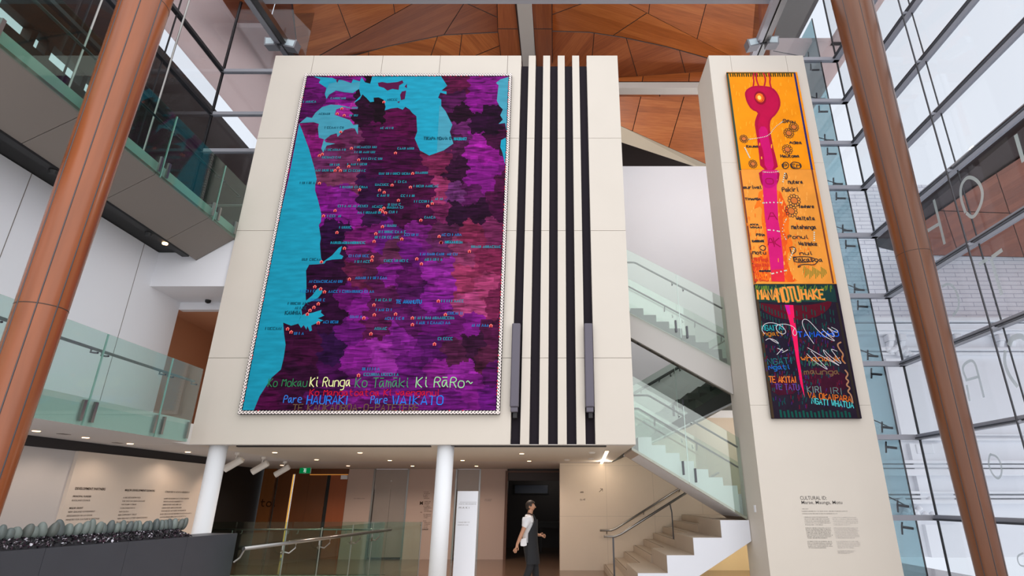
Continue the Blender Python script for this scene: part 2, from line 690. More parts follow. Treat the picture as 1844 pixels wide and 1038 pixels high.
# joint shadow backing and dark slots
MB().box(BX0 + .03, sx[0][0] - .01, BY + .135, BY + .152, BZ0 + .02, BZ1 - .32).build('joint_backing', M_DARK, box)
for i in range(5):
    MB().box(sx[i][0], sx[i][1], BY + .12, BY + .152, BZ0 + .01, BZ1 - .22).build('dark_slot', M_SLOT, box)
for i in range(4):
    MB().box(sx[i][1] + .01, sx[i + 1][0] - .01, BY + .13, BY + .2, BZ1 - .32, BZ1 - .012).build('fin_return', M_STONE, box)
MB().box(BX0 + .01, sx[0][0] - .01, BY + .135, 15.5, BZ1 - .3, BZ1 - .01).build('parapet', M_STONE, box)
MB().box(sx[4][1] + .01, BX1 - .01, BY + .135, 15.5, BZ1 - .3, BZ1 - .01).build('parapet', M_STONE, box)

# ---- stone clad pillar
pil = empty('pillar', ((PX_0 + PX_1) / 2, PY_0, 0), 'tall cream stone clad pillar carrying the narrow orange painting', 'pillar', kind='structure')
MB().box(PX_0 + .012, PX_1, PY_0 + .04, PY_1, 0, BZ1 - .01).build('core', M_STONE, pil)
MB().box(PX_0, PX_0 + .012, PY_0 + .04, PY_1, 0, BZ1).build('side_face', M_STONE, pil)
for z0, z1 in ((0, 3.38), (3.38, 8.7)):
    MB().box(PX_0, PX_1, PY_0, PY_0 + .04, z0, z1 - .004).build('cladding_panel', M_STONE, pil)
xs = [PX_0, onY(1316, 110, PY_0).x, onY(1416, 110, PY_0).x, PX_1]
for a, b in zip(xs[:-1], xs[1:]):
    MB().box(a + .003, b - .003, PY_0, PY_0 + .04, 8.7, BZ1).build('cladding_panel', M_STONE, pil)
MB().box(4.24, 4.32, PY_0 - .015, PY_0, .32, .42).build('socket', M_STEEL, pil)
MB().box(PX_0 - .012, PX_0, 11.05, 11.13, 1.5, 1.62).build('switch_plate', M_WHITE, pil)

# ---- left wall (upper, white, panel joints) and lower lobby wall
mb = MB().box(WLX - .25, WLX, 3.0, 11.75, FL1, 6.54)
wl = tag(mb.build('wall_left', M_WHITE), kind='structure')
for px, py in ((58, 350), (120, 420), (172, 480), (228, 400), (250, 470)):
    p = onX(px, py, WLX)
for yy in (5.0, 6.35, 7.7, 9.05, 10.3):
    MB().box(WLX - .01, WLX + .003, yy, yy + .012, FL1, 6.54).build('panel_joint', M_SOFFIT, wl)
mb = MB()
HD = 5.79
mb.prism([(x, 10.75, z) for x, z in ((WLX, HD), (BX0 + .02, HD), (BX0 + .02, 6.84), (-6.83, 6.83), (-7.5, 6.355), (-7.6, 6.54), (WLX, 6.54))], (0, .2, 0))                       # header over the recess
mb.box(WLX, BX0 + .3, 10.95, 11.95, HD, HD + .2)                   # recess soffit
mb.box(WLX, BX0 + .3, 11.75, 11.9, 5.62, HD)
tag(mb.build('wall_header', M_WHITE), kind='structure')
mb = MB().box(WLX - 1.2, BX0 + .3, 15.2, 15.35, FL1, 6.4)
mb.box(WLX - 1.3, WLX - 1.2, 11.75, 15.3, FL1, 6.4)
mb.box(WLX - 1.3, BX0 + .3, 11.9, 15.3, 6.0, 6.2)
tag(mb.build('wall_recess', mat('tan_room_wall', (190, 142, 112), 0.7)), kind='structure')
add_lamp('recess_lamp', (-7.6, 13.6, 4.6), 9, (1.0, .72, .52))

mb = MB().box(WLX - .25, WLX, 4.5, 10.6, -3.2, 2.5)
tag(mb.build('wall_lobby', mat('grey_lobby_wall', (188, 182, 180), 0.7)), kind='structure')
mb = MB().box(WLX - .2, WLX + .06, 10.1, 14.2, -3.2, 2.499)
tag(mb.build('wall_donor', mat('cream_lobby_wall', (206, 192, 180), 0.7)), kind='structure')
mb = MB().box(WLX - .25, WLX + .02, 4.5, 14.4, 2.5, 2.659)
mb.box(WLX - .25, WLX - .05, 14.2, 14.4, -3.2, 2.5)
tag(mb.build('trim_shadow_gap', M_DARK), kind='structure')
mb = MB().box(-9.75, -9.55, 14.0, 19.4, -.3, 2.66)
mb.box(-9.6, WLX - .1, 14.2, 14.35, -3.2, 2.66)
tag(mb.build('wall_void', M_BLACK), kind='structure')
mb = MB().box(-9.6, -4.22, 15.28, 15.42, -3.2, 0)
tag(mb.build('wall_below', M_BACK), kind='structure')

# ---- back wall of the lobby with lift recesses and doorway
zt = BZ0


def bx(px):
    return onY(px, 930, BACKY).x


xw = {k: onY(k, 900, BACKY).x for k in (478, 622, 668, 733, 818, 864, 912, 1010)}
mb = MB()
for a, b in ((622, 668), (733, 818), (864, 912)):
    mb.box(xw[a], xw[b], BACKY, BACKY + .2, 0, zt)
mb.box(xw[668], xw[733], BACKY + .16, BACKY + .3, 0, zt)
mb.box(xw[818], xw[864], BACKY + .16, BACKY + .3, 0, zt)
mb.box(xw[1010] - .05, 1.4, BACKY, BACKY + .2, 0, zt)
tag(mb.build('wall_back', M_BACK), kind='structure')

# dark room behind the doorway
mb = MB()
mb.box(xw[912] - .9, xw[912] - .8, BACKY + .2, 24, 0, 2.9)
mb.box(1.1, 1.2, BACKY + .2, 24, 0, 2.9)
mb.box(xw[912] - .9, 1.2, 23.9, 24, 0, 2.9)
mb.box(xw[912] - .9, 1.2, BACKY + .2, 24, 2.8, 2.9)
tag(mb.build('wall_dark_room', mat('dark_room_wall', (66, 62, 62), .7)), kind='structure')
dr = empty('door_1', ((xw[912] + xw[1010]) / 2, BACKY, 0), kind='structure')
MB().box(xw[912] - .05, xw[912] + .03, BACKY - .05, BACKY + .2, 0, 2.6).build('jamb', mat('walnut_frame', (92, 56, 38), .5), dr)
MB().box(xw[912] + .03, xw[1010], BACKY + .05, BACKY + .2, 2.3, zt).build('head_panel', mat('dark_walnut', (44, 26, 22), .5), dr)
MB().box(xw[912] + .03, xw[1010], BACKY - .03, BACKY + .02, 2.55, 2.6).build('head_rail', mat('walnut_frame', (92, 56, 38)), dr)

# stair wall: beige stone below, white plaster above
mb = MB().box(.06, 6.2, STAIRY, STAIRY + .2, 0, 3.9)
ws = tag(mb.build('wall_stair', M_BEIGE), kind='structure')
for xx in (1.32, 2.6, 3.9):
    MB().box(xx, xx + .006, STAIRY - .002, STAIRY + .01, 0, 3.9).build('stone_joint', M_TREAD, ws)
for zz in (1.3, 2.6):
    MB().box(.06, 6.2, STAIRY - .002, STAIRY + .01, zz, zz + .006).build('stone_joint', M_TREAD, ws)
mb = MB().box(.06, .26, STAIRY + .2, BACKY, 0, 2.66)
tag(mb.build('wall_stair_return', M_BEIGE), kind='structure')
mb = MB().box(-.6, 6.2, STAIRY, STAIRY + .2, 3.9, 12.22)
tag(mb.build('wall_stair_upper', M_WHITE), kind='structure')
mb = MB().box(6.0, 6.2, 11.9, STAIRY, 0, 12.22)
tag(mb.build('wall_stair_side', M_WHITE), kind='structure')

# roof over the inner part of the hall (dark lining the timber canopies hang below)
mb = MB().box(-8.9, 8.2, 13.2, 22.5, 16.4, 16.6)
mb.box(-8.9, 8.2, 22.3, 22.5, 12.0, 16.6)
tag(mb.build('ceiling_roof', mat('dark_roof_lining', (58, 34, 22), .8)), kind='structure')

# ------------------------------------------------------------------ timber canopies
def clip(poly, a, b, keep, gap=0.7):
    """half of a pixel polygon on one side of line a-b, pulled back by half a joint"""
    nx, ny = -(b[1] - a[1]), (b[0] - a[0])
    ln = math.hypot(nx, ny)
    nx, ny = nx / ln * keep, ny / ln * keep

    def d(p):
        return (p[0] - a[0]) * nx + (p[1] - a[1]) * ny - gap
    out = []
    for i, p in enumerate(poly):
        q = poly[(i + 1) % len(poly)]
        dp, dq = d(p), d(q)
        if dp >= 0:
            out.append(p)
        if dp * dq < 0:
            t = dp / (dp - dq)
            out.append((p[0] + (q[0] - p[0]) * t, p[1] + (q[1] - p[1]) * t))
    return out


def split(polys, cuts):
    for a, b in cuts:
        nxt = []
        for p in polys:
            for k in (1, -1):
                q = clip(p, a, b, k)
                if len(q) >= 3:
                    nxt.append(q)
        polys = nxt
    return polys


def plane3(a, b, c):
    n = (b - a).cross(c - a).normalized()
    return a, n


def facet(parent, poly, plane, grain, cuts=(), m=None, name='veneer_panel', fan=None, th=.05):
    """timber facet: pixel outline laid on a real plane, cut into panels along its joints; grain = two pixels giving the grain direction"""
    p0, n = plane
    if n.z < 0: n = -n
    for poly2 in split([poly], cuts):
        P = [onP(x, y, p0, n) for x, y in poly2]
        g0, g1 = [onP(x, y, p0, n) for x, y in grain]
        if fan is not None:
            cx = sum(x for x, y in poly2) / len(poly2); cy = sum(y for x, y in poly2) / len(poly2)
            g0, g1 = onP(fan[0], fan[1], p0, n), onP(cx, cy, p0, n)
        u = (g1 - g0).normalized()
        v = n.cross(u).normalized()
        off = root_loc(parent)
        me = bpy.data.meshes.new(name)
        k = len(P)
        vs = [tuple(q - off) for q in P] + [tuple(q + n * th - off) for q in P]
        fs = [tuple(range(k)), tuple(reversed(range(k, 2 * k)))] + [(i, i + k, (i + 1) % k + k, (i + 1) % k) for i in range(k)]
        me.from_pydata(vs, [], fs)
        uv = me.uv_layers.new(name='UVMap')
        so = R.uniform(0, 40)
        for lp in me.loops:
            q = Vector(me.vertices[lp.vertex_index].co)
            uv.data[lp.index].uv = (q.dot(u) + so, q.dot(v) + so)
        me.materials.append(m or M_TIMB)
        me.materials.append(M_JOINT)
        for pz in me.polygons[2:]:
            pz.material_index = 1
        o = bpy.data.objects.new(name, me)
        COL.objects.link(o)
        o.parent = parent


ZC = EYE.z
def Zp(px, py, dz):
    return onZ(px, py, ZC + dz)


cp = empty('timber_canopy', Zp(720, 60, 12.6), 'faceted timber ceiling canopy above the purple map wall, left of the pale middle beam', 'ceiling canopy')
e1, e2 = Zp(745, 5, 12.6), Zp(573, 100, 12.6)
facet(cp, [(524, -30), (790, -20), (745, 5), (520, 130), (541, 118), (537, 100)], plane3(e1, e2, Zp(540, 20, 12.5)), ((545, 80), (700, 35)),
      [((598, -20), (634, 75)), ((704, -20), (712, 30))])
pa = plane3(e1, e2, Zp(897, 55, 13.4))
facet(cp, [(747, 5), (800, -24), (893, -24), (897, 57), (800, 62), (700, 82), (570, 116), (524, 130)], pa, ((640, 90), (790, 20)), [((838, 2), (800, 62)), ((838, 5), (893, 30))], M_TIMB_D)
pb = plane3(onP(897, 57, *pa), onP(573, 103, *pa), Zp(905, 135, 12.9))
facet(cp, [(897, 59), (800, 64), (700, 84), (570, 119), (560, 140), (906, 140)], pb, ((0, 0), (1, 0)),
      [((790, 60), (762, 140)), ((832, 62), (822, 140)), ((664, 88), (662, 140)), ((845, 105), (905, 80))], fan=(925, 150))
q0 = Zp(926, 4, 13.3)
facet(cp, [(895, -24), (924.5, -24), (926.6, 4), (938, 100), (941, 140), (907, 140), (897, 55)], plane3(q0, Zp(938, 100, 13.3), Zp(897, 55, 13.0)), ((905, 10), (910, 120)), [((890, 52), (940, 52))], M_TIMB_D)

cp2 = empty('timber_canopy', Zp(1150, 70, 12.6), 'faceted timber ceiling canopy right of the pale middle beam, above the stairwell gap', 'ceiling canopy')
e1, e2 = Zp(1130, 5, 12.6), Zp(1315, 100, 12.6)
facet(cp2, [(1090, -20), (1363, -30), (1362, 5), (1350, 130), (1372, 130), (1130, 5)], plane3(e1, e2, Zp(1340, 20, 12.5)), ((1190, 20), (1345, 60)),
      [((1172, -10), (1166, 40)), ((1276, -10), (1250, 90))])
pa = plane3(e1, e2, Zp(995, 55, 13.4))
facet(cp2, [(1128, 5), (1085, -24), (993, -24), (995, 55), (1060, 57), (1120, 66), (1200, 83), (1275, 104), (1372, 135), (1315, 101)], pa, ((1040, 20), (1220, 75)),
      [((1060, 2), (990, 28)), ((1170, 20), (1125, 50))])
pb = plane3(onP(995, 57, *pa), onP(1300, 111, *pa), Zp(1120, 141, 12.7))
facet(cp2, [(995, 57), (1060, 59), (1120, 68), (1200, 85), (1275, 106), (1310, 116), (1330, 126), (1290, 128.5), (1118, 141), (985, 150)], pb, ((0, 0), (1, 0)),
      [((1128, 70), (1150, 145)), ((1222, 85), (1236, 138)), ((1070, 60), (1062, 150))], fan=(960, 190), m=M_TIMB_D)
facet(cp2, [(960, 154), (1118, 142.5), (1340, 126.5), (1340, 149.5), (960, 149.5)], plane3(onP(985, 150, *pb), onP(1290, 128.5, *pb), Zp(1200, 150, 12.2)), ((1120, 146), (1260, 146)),
      [((1159, 135), (1156, 152)), ((1242, 128), (1240, 152))])
q0 = Zp(957, 4, 13.3)
facet(cp2, [(958.5, -24), (993, -24), (994, 140), (969, 140), (965, 101), (957.5, 4)], plane3(q0, Zp(965, 101, 13.3), Zp(992, 55, 13.0)), ((970, 10), (975, 120)), [((950, 52), (1000, 52))], M_TIMB_D)

cp3 = empty('timber_canopy', Zp(1200, 230, 12.0), 'far timber canopy hanging over the stairwell between box and pillar, behind the pale cross beam', 'ceiling canopy')
pc = plane3(Zp(1123, 229, 11.2), Zp(1273, 296, 11.2), Zp(1190, 175, 12.2))
facet(cp3, [(960, 174), (1320, 174), (1330, 322), (1273, 296), (1123, 229), (960, 157)], pc, ((1120, 190), (1260, 200)),
      [((1155, 170), (1138, 240)), ((1233, 170), (1203, 270))])
pd = plane3(onP(960, 174, *pc), onP(1320, 174, *pc), onP(1200, 174, *pc) + Vector((0, -.1, 1.0)))
facet(cp3, [(960, 160), (1320, 160), (1320, 174), (960, 174)], pd, ((1120, 167), (1260, 167)), [((1188, 155), (1188, 180))], M_TIMB_D)
# pale plastered underside edge of that canopy
ed = [onP(x, y, *pc) for x, y in ((960, 157), (1123, 229.6), (1273, 296.6), (1330, 322.5))]
lo = [ed[0] + Vector((0, .4, -.6)), ed[1] + Vector((0, .4, -.3)), ed[2] + Vector((0, .3, -.03)), ed[3] + Vector((0, .3, -.03))]
mb = MB()
for i in range(3):
    mb.quad(ed[i], ed[i + 1], lo[i + 1], lo[i])
mb.build('plaster_edge', mat('pale_plaster_edge', (196, 182, 160), .8), cp3)
mb = MB().box(-2, 8, 20.6, 20.8, 8, 16.4)  # dark wall colour stands for the shadow below the far canopy
tag(mb.build('wall_far', mat('shadow_toned_far_wall', (52, 40, 36), .7)), kind='structure')

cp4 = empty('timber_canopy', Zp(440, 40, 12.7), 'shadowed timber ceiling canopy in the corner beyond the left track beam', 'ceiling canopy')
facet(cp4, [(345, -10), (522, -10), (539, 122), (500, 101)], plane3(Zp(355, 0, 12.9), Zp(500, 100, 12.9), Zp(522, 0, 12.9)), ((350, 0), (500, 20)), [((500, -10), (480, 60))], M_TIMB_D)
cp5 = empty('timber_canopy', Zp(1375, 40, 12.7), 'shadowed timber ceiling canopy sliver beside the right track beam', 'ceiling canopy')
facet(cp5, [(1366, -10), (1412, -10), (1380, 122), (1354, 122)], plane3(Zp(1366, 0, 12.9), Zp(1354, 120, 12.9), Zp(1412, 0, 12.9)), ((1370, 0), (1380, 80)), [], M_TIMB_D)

# pale middle beam, cross beam and the steel beam along the top
mb = MB()
a, b = Zp(941.8, -10, 13.2), Zp(954.5, 140, 13.2)
w = .2
mb.prism([(a.x - w, a.y, a.z), (a.x + w, a.y, a.z), (b.x + w, b.y, b.z), (b.x - w, b.y, b.z)], (0, 0, .35))
tag(mb.build('roof_beam', mat('pale_beam_paint', (186, 180, 174), .6), fix=True), 'pale painted roof beam running back between the two large timber canopies', 'beam')
p = Zp(1190, 154, 11.7)
mb = MB().box(-1.5, 7.2, p.y, p.y + .3, p.z - .09, p.z + .12)
tag(mb.build('roof_beam', mat('pale_beam_paint', (186, 180, 174), .6)), 'white horizontal beam under the timber canopies between box and pillar', 'beam')
p = Zp(700, -4, 11.2)
xa, xb = onY(438, 0, p.y).x, onY(1420, 0, p.y).x
mb = MB().box(xa, xb, p.y, p.y + .16, p.z - .02, p.z + .2)
tag(mb.build('roof_beam', M_STEEL_W), 'slim grey steel beam crossing the very top of the view', 'beam')


def track_beam(pxs, label, flip):
    (ax, ay), (bx_, by_) = pxs
    A = Zp(ax, ay, 10.6)
    B = Zp(bx_, by_, 11.4)
    root = empty('track_beam', A, label, 'track light beam')
    d = (B - A).normalized()
    s = d.cross(Vector((0, 0, 1))).normalized()
    up = s.cross(d)
    for k, (o0, o1, mm) in enumerate(((-.16, -.02, M_STEEL_W), (.02, .16, M_STEEL))):
        q = [A + s * o0, A + s * o1, B + s * o1, B + s * o0]
        MB().prism(q, up * .16).build('channel', mm, root, fix=True)
    q = [A + s * -.02, A + s * .02, B + s * .02, B + s * -.02]
    MB().prism([v + up * .05 for v in q], up * .08).build('track_groove', M_BLACK, root, fix=True)
    return A, B, s, up, d


M_SPOTB = mat('pale_grey_lamp_can', (120, 120, 126), .45, .1)


def flood(p, s, label):
    root = empty('ceiling_floodlight', p, label, 'floodlight', 'floodlights clamped to the ceiling track beams')
    s = s * .8
    mb = MB()
    q = [p + s * .12 + Vector((0, 0, -.1)), p + s * .46 + Vector((0, 0, -.14)), p + s * .5 + Vector((0, 0, .12)), p + s * .16 + Vector((0, 0, .14))]
    mb.prism(q, Vector((0, .26, .04)))
    lh = mb.build('lamp_housing', M_SPOTB, root, fix=True)
    mb = MB().prism([p + s * .17 + Vector((0, -.008, -.07)), p + s * .42 + Vector((0, -.008, -.1)), p + s * .45 + Vector((0, -.008, .09)), p + s * .2 + Vector((0, -.008, .1))], (0, .007, 0))
    mb.build('lens', mat('lamp_glass', (175, 190, 198), .15), lh, fix=True)
    MB().tube([p + Vector((0, .1, .02)), p + s * .16 + Vector((0, .12, .02))], .03).build('bracket', M_STEEL_D, root)


A, B, s, up, d = track_beam(((446, -8), (526, 108)), 'grey twin channel lighting beam in the upper left, ending behind the map wall', 1)
t = A + (B - A) * .68
flood(t, s, 'square floodlight on the right side of the left track beam')
flood(t, -s, 'square floodlight on the left side of the left track beam')
A, B, s, up, d = track_beam(((1409, -8), (1361, 108)), 'grey twin channel lighting beam above the pillar, right of the canopies', -1)
t = A + (B - A) * .66
flood(t, s, 'square floodlight on the right side of the right track beam')
flood(t, -s, 'square floodlight on the left side of the right track beam')

# ------------------------------------------------------------------ big leaning-in-view timber columns and white columns
def timber_column(px, py, fwd, r0, k, zb, zt_, label, m, rings):
    c = EYE + ray(px, py) * fwd
    root = empty('timber_column', (c.x, c.y, zb), label, 'column')
    prof, z = [], zb
    n = 40
    for i in range(n + 1):
        z = (zt_ - zb) * i / n
        prof.append((r0 + k * (z + zb - 1.7), z))
    MB().lathe(prof, 48, (c.x, c.y, zb)).build('shaft', m, root, smooth=True)
    for an in (-150, -105, -58, -15, 60, 120):
        a = math.radians(an)
        pts = [Vector((c.x + (rr + .001) * math.cos(a), c.y + (rr + .001) * math.sin(a), zb + zz)) for rr, zz in prof]
        MB().tube(pts, .006, 6).build('steel_seam', M_STEEL_D, root)
    for zz in rings:
        rr = r0 + k * (zz - 1.7)
        MB().lathe([(rr + .0005, zz - .006), (rr + .003, zz), (rr + .0005, zz + .006)], 48, (c.x, c.y, 0)).build('joint_ring', mat('dark_joint', (70, 44, 30), .6), root)
    return c


def zcol(px, py, c):
    d = ray(px, py)
    return EYE.z + d.z * (c.y / d.y)


cL = EYE + ray(162, 300) * 6.6
timber_column(162, 300, 6.6, .205, .0105, -3.2, 14.0, 'tall glossy orange timber clad column at the left edge, in front of the balconies', M_COLW,
              [zcol(80, 556, cL), zcol(255, 8, cL)])
cR = EYE + ray(1753, 902) * 9.0
timber_column(1753, 902, 9.0, .226, .0165, 0, 15.5, 'tall dark brown timber clad column on the right, in front of the glass wall', M_COLW2,
              [zcol(1650, 460, cR), zcol(1535, 2, cR)])

for px, lab in ((394, 'round white column under the box, nearer the donor wall'), (803, 'round white column in the lobby beside the white totem sign')):
    c = onY(px, 806, 10.95)
    zb = -3.2 if px < 500 else 0.0
    prof = [(.155, 0), (.155, BZ0 - zb + .002)]
    o = MB().lathe(prof, 40, (c.x, 10.95, zb)).build('white_column', M_WCOL, None, smooth=True)
    tag(o, lab, 'column')

# ------------------------------------------------------------------ right glass curtain wall
TR = [ZC + a * GLY for a in (-.0265, .1019, .2304, .3602, .4864, .5937, .7004, .8083, .922)]
DZ = TR[-1] + 1.6
w1 = empty('window_1', (GLX, 8.0, 0), 'large glass curtain wall on the right with grey transoms and frosted letters', 'glass wall', kind='structure')
JY = [13.0, 9.86, 6.72, 3.6]
ZZ = [0] + TR + [DZ + 1.2]
for z in TR:
    MB().box(GLX - .10, GLX + .06, 3.4, GLY + .05, z - .055, z + .055).build('transom', M_STEEL_W, w1)
    MB().box(GLX - .16, GLX - .1, 3.4, GLY - .1, z - .045, z - .015).build('transom_flange', M_STEEL_D, w1)
for a, b in zip(JY[1:], JY[:-1]):
    for z0, z1 in zip(ZZ[:-1], ZZ[1:]):
        MB().box(GLX + .0, GLX + .02, a + .008, b - .008, z0 + .01, z1 - .01).build('window_pane', M_GLASS_W, w1)
for y in JY:
    MB().box(GLX - .004, GLX + .024, y - .006, y + .006, 0, DZ + 1.2).build('glass_joint', M_DARK, w1)
for y in JY[1:3]:
    MB().tube([(GLX - .22, y, 0), (GLX - .22, y, DZ + 1.2)], .017, 8).build('tension_rod', M_STEEL_D, w1)
    for z in TR:
        MB().tube([(GLX - .22, y, z - .08), (GLX - .1, y, z - .03)], .03, 8).build('rod_bracket', M_STEEL_W, w1)
w2 = empty('window_2', (7.0, GLY, 0), 'narrow glass return wall between the pillar and the right corner', 'glass wall', kind='structure')
for z in TR:
    MB().box(6.2, GLX + .06, GLY - .06, GLY + .06, z - .055, z + .055).build('transom', M_STEEL_W, w2)
for z0, z1 in zip(ZZ[:-1], ZZ[1:]):
    MB().box(6.2, GLX, GLY, GLY + .02, z0 + .01, z1 - .01).build('window_pane', M_GLASS_W, w2)
MB().box(GLX - .01, GLX + .025, GLY - .012, GLY + .025, 0, DZ + 1.2).build('corner_joint', M_DARK, w2)
FX = 7.66
MB().box(FX - .01, FX + .01, GLY + .03, GLY + 1.0, 0, DZ).build('glass_fin', M_GLASS_FIN, w2)
MB().box(FX - .012, FX + .012, GLY + .021, GLY + .05, 0, DZ).build('fin_edge', M_DARK, w2)
for z in TR:
    for dz in (-.22, .22):
        mb = MB().tube([(FX - .02, GLY + .16, z + dz), (FX - .24, GLY + .2, z + dz + .03)], .028, 8)
        mb.tube([(FX - .24, GLY + .2, z + dz + .03), (FX - .3, GLY + .05, z + dz + .12)], .02, 8)
        mb.tube([(FX - .24, GLY + .2, z + dz + .03), (FX - .34, GLY + .05, z + dz - .1)], .02, 8)
        mb.build('spider_bracket', M_STEEL_D, w2)
    MB().tube([(FX - .02, GLY + .2, z + .22), (6.6, GLY + .6, z + .9)], .012, 6).build('brace_rod', M_STEEL_D, w2)

# frosted letter strokes on the right glass
fl_ = MB()


def frost(pts, w, org, sc):
    q = [onX(org[0] + x / sc, org[1] + y / sc, GLX - .008) for x, y in pts]
    fl_.ribbon(chaikin(q, 2) if len(q) > 2 else q, w, (-1, 0, 0))


o1 = (1640, 220)
frost([(145, 490), (178, 620), (210, 755)], .075, o1, 3.46)
frost([(95, 685), (180, 632)], .075, o1, 3.46)
frost([(340, 560), (312, 480), (310, 400), (345, 345), (385, 345), (425, 375), (448, 430), (445, 490), (420, 555), (385, 600), (350, 570)], .07, o1, 3.46)
frost([(655, 85), (700, 240)], .08, o1, 3.46)
frost([(430, 885), (475, 855)], .075, o1, 3.46)
frost([(510, 840), (565, 800)], .075, o1, 3.46)
frost([(502, 858), (530, 950), (565, 1070)], .075, o1, 3.46)
o2 = (1640, 480)
frost([(197, 125), (235, 105), (272, 130), (302, 200), (298, 265), (265, 305)], .055, o2, 3.46)
frost([(615, 485), (630, 447), (680, 432), (710, 448)], .1, o2, 3.46)
frost([(345, 700), (320, 640), (340, 600), (395, 580), (425, 690), (455, 812)], .055, o2, 3.46)
frost([(345, 710), (422, 688)], .05, o2, 3.46)
frost([(350, 745), (366, 835)], .055, o2, 3.46)
frost([(588, 530), (583, 600), (612, 680), (662, 745)], .07, o2, 3.46)
o3 = (1640, 740)
frost([(500, 275), (540, 285), (570, 340), (572, 400), (548, 432), (512, 400), (486, 335), (495, 280), (505, 275)], .04, o3, 3.485)
frost([(705, 895), (665, 915), (680, 970), (712, 978)], .03, o3, 3.485)
fo = fl_.build('frosted_letters', M_FROST, w1)
fo['label'] = 'large frosted letter strokes stuck to the glass'

# ------------------------------------------------------------------ what stands outside on the right
M_PAINTED = mat('white_painted_render', (238, 239, 243), .8)
m, nt, out = nodes_of('white_painted_brick')
b = nt.nodes.new('ShaderNodeBsdfPrincipled'); b.inputs['Roughness'].default_value = .8
tc = nt.nodes.new('ShaderNodeTexCoord'); mp = nt.nodes.new('ShaderNodeMapping')
mp.inputs['Rotation'].default_value = (math.radians(90), 0, 0)
br = nt.nodes.new('ShaderNodeTexBrick')
br.inputs['Scale'].default_value = 1.0; br.inputs['Brick Width'].default_value = .8; br.inputs['Row Height'].default_value = .17
br.inputs['Mortar Size'].default_value = .011
br.inputs['Color1'].default_value = lin((240, 240, 246)); br.inputs['Color2'].default_value = lin((232, 233, 240)); br.inputs['Mortar'].default_value = lin((172, 174, 188))
nt.links.new(tc.outputs['Object'], mp.inputs[0]); nt.links.new(mp.outputs[0], br.inputs['Vector'])
nt.links.new(br.outputs['Color'], b.inputs['Base Color']); nt.links.new(b.outputs[0], out.inputs[0])
M_BRICKW = m
FY = 20.0
fz = lambda py: onY(1700, py, FY).z
fac = empty('heritage_building', (14, FY, 0), 'white painted classical building with brick upper wall and cornices outside the right glass wall', 'building')
MB().box(9.6, 30, FY, FY + 1, fz(582), onY(1540, 333, FY).z).build('brick_wall', M_BRICKW, fac)
MB().box(9.6, 30, FY, FY + 1, 0, fz(582)).build('lower_wall', M_PAINTED, fac)


def course(py0, py1, d, name='cornice'):
    MB().box(9.5, 30, FY - d, FY + .05, fz(py1), fz(py0)).build(name, M_PAINTED, fac, bevel=.03)


course(578, 586, .5)
course(588, 600, .38)
course(600, 606, .28)
course(628, 634, .22)
course(636, 641, .14)
course(782, 786, .12, 'string_course')
course(790, 795, .16, 'string_course')
course(830, 836, .3)
course(838, 844, .24)
course(846, 858, .34)
course(885, 890, .28)
course(893, 898, .22)
course(900, 908, .3)
for i in range(12):
    x = onY(1590, 610, FY).x + (i // 2) * 2.0 + (i % 2) * .42
    z1, z0 = fz(606), fz(628)
    mb = MB().box(x, x + .26, FY - .34, FY, z0 + .22, z1)
    mb.prism([(x + .03, FY - .3, z0 + .22), (x + .03, FY - .08, z0 - .12), (x + .03, FY, z0 - .12), (x + .03, FY, z0 + .22)], (.2, 0, 0))
    mb.build('console_bracket', M_PAINTED, fac, bevel=.05)
for px, w in ((1597, 26), (1792, 20)):
    a = onY(px, 700, FY).x
    b_ = onY(px + w * 1.6, 700, FY).x
for (pxa, pya, pyb) in ((1590, 648, 785), (1632, 800, 900), (1660, 945, 1038)):
    x = onY(pxa, pya, FY).x
    mb = MB().box(x, x + 1.1, FY - .18, FY, max(0, fz(pyb)), fz(pya))
    mb.build('pilaster', M_PAINTED, fac)
    mb = MB()
    for q in range(14):
        cx, cz = x + R.uniform(.1, 1.0), fz(pya) + R.uniform(.05, .5)
        mb.lathe([(.02, -.1), (.1, -.05), (.12, 0), (.08, .06), (.02, .1)], 8, (cx, FY - .16, cz))
    if pya < 900 and pya != 800:
        mb.build('carved_capital', M_PAINTED, fac, smooth=True)
x = onY(1633, 810, FY).x
mb = MB().box(x + .2, x + .8, FY - .22, FY - .1, fz(830) + .2, fz(795) - .1)
mb.build('window_box', M_PAINTED, fac, bevel=.04)
mb = MB()
x = onY(1655, 925, FY).x
for q in range(16):
    mb.lathe([(.02, -.1), (.1, -.05), (.12, 0), (.08, .06), (.02, .1)], 8, (x + R.uniform(-.6, .5), FY - .2, fz(920) + R.uniform(-.2, .35)))
mb.build('carved_capital', M_PAINTED, fac, smooth=True)

ec = empty('exterior_canopy', (15, 15, 10.4), 'red brown timber canopy outside, slanting across the view through the right glass', 'canopy')
z = ZC + 8.7
bp_ = Vector((0, 0, z)); bn = Vector((0, 0, 1))
EM = wood_uv('exterior_timber', (110, 56, 34), (146, 80, 52), (168, 100, 70), .3)
pts = [onZ(1583, 448, z), onZ(1844, 232, z), onZ(2300, -120, z), onZ(2300, 466, z), onZ(1844, 466, z), onZ(1640, 462, z)]
MB().prism([p + Vector((0, 0, .05)) for p in pts], (0, 0, .35)).build('canopy_deck', mat('dark_canopy_edge', (52, 34, 30), .6), ec, fix=True)
inner = [(1622, 448), (1660, 402), (1740, 348), (1844, 280), (2200, 30), (2200, 463), (1844, 463), (1660, 459)]
facet(ec, inner, (bp_, bn), ((1700, 400), (1820, 330)), [((1700, 380), (1844, 385)), ((1640, 395), (1690, 480)), ((1790, 300), (1850, 480)), ((1730, 470), (1690, 350))], EM, name='soffit_panel', th=.04)

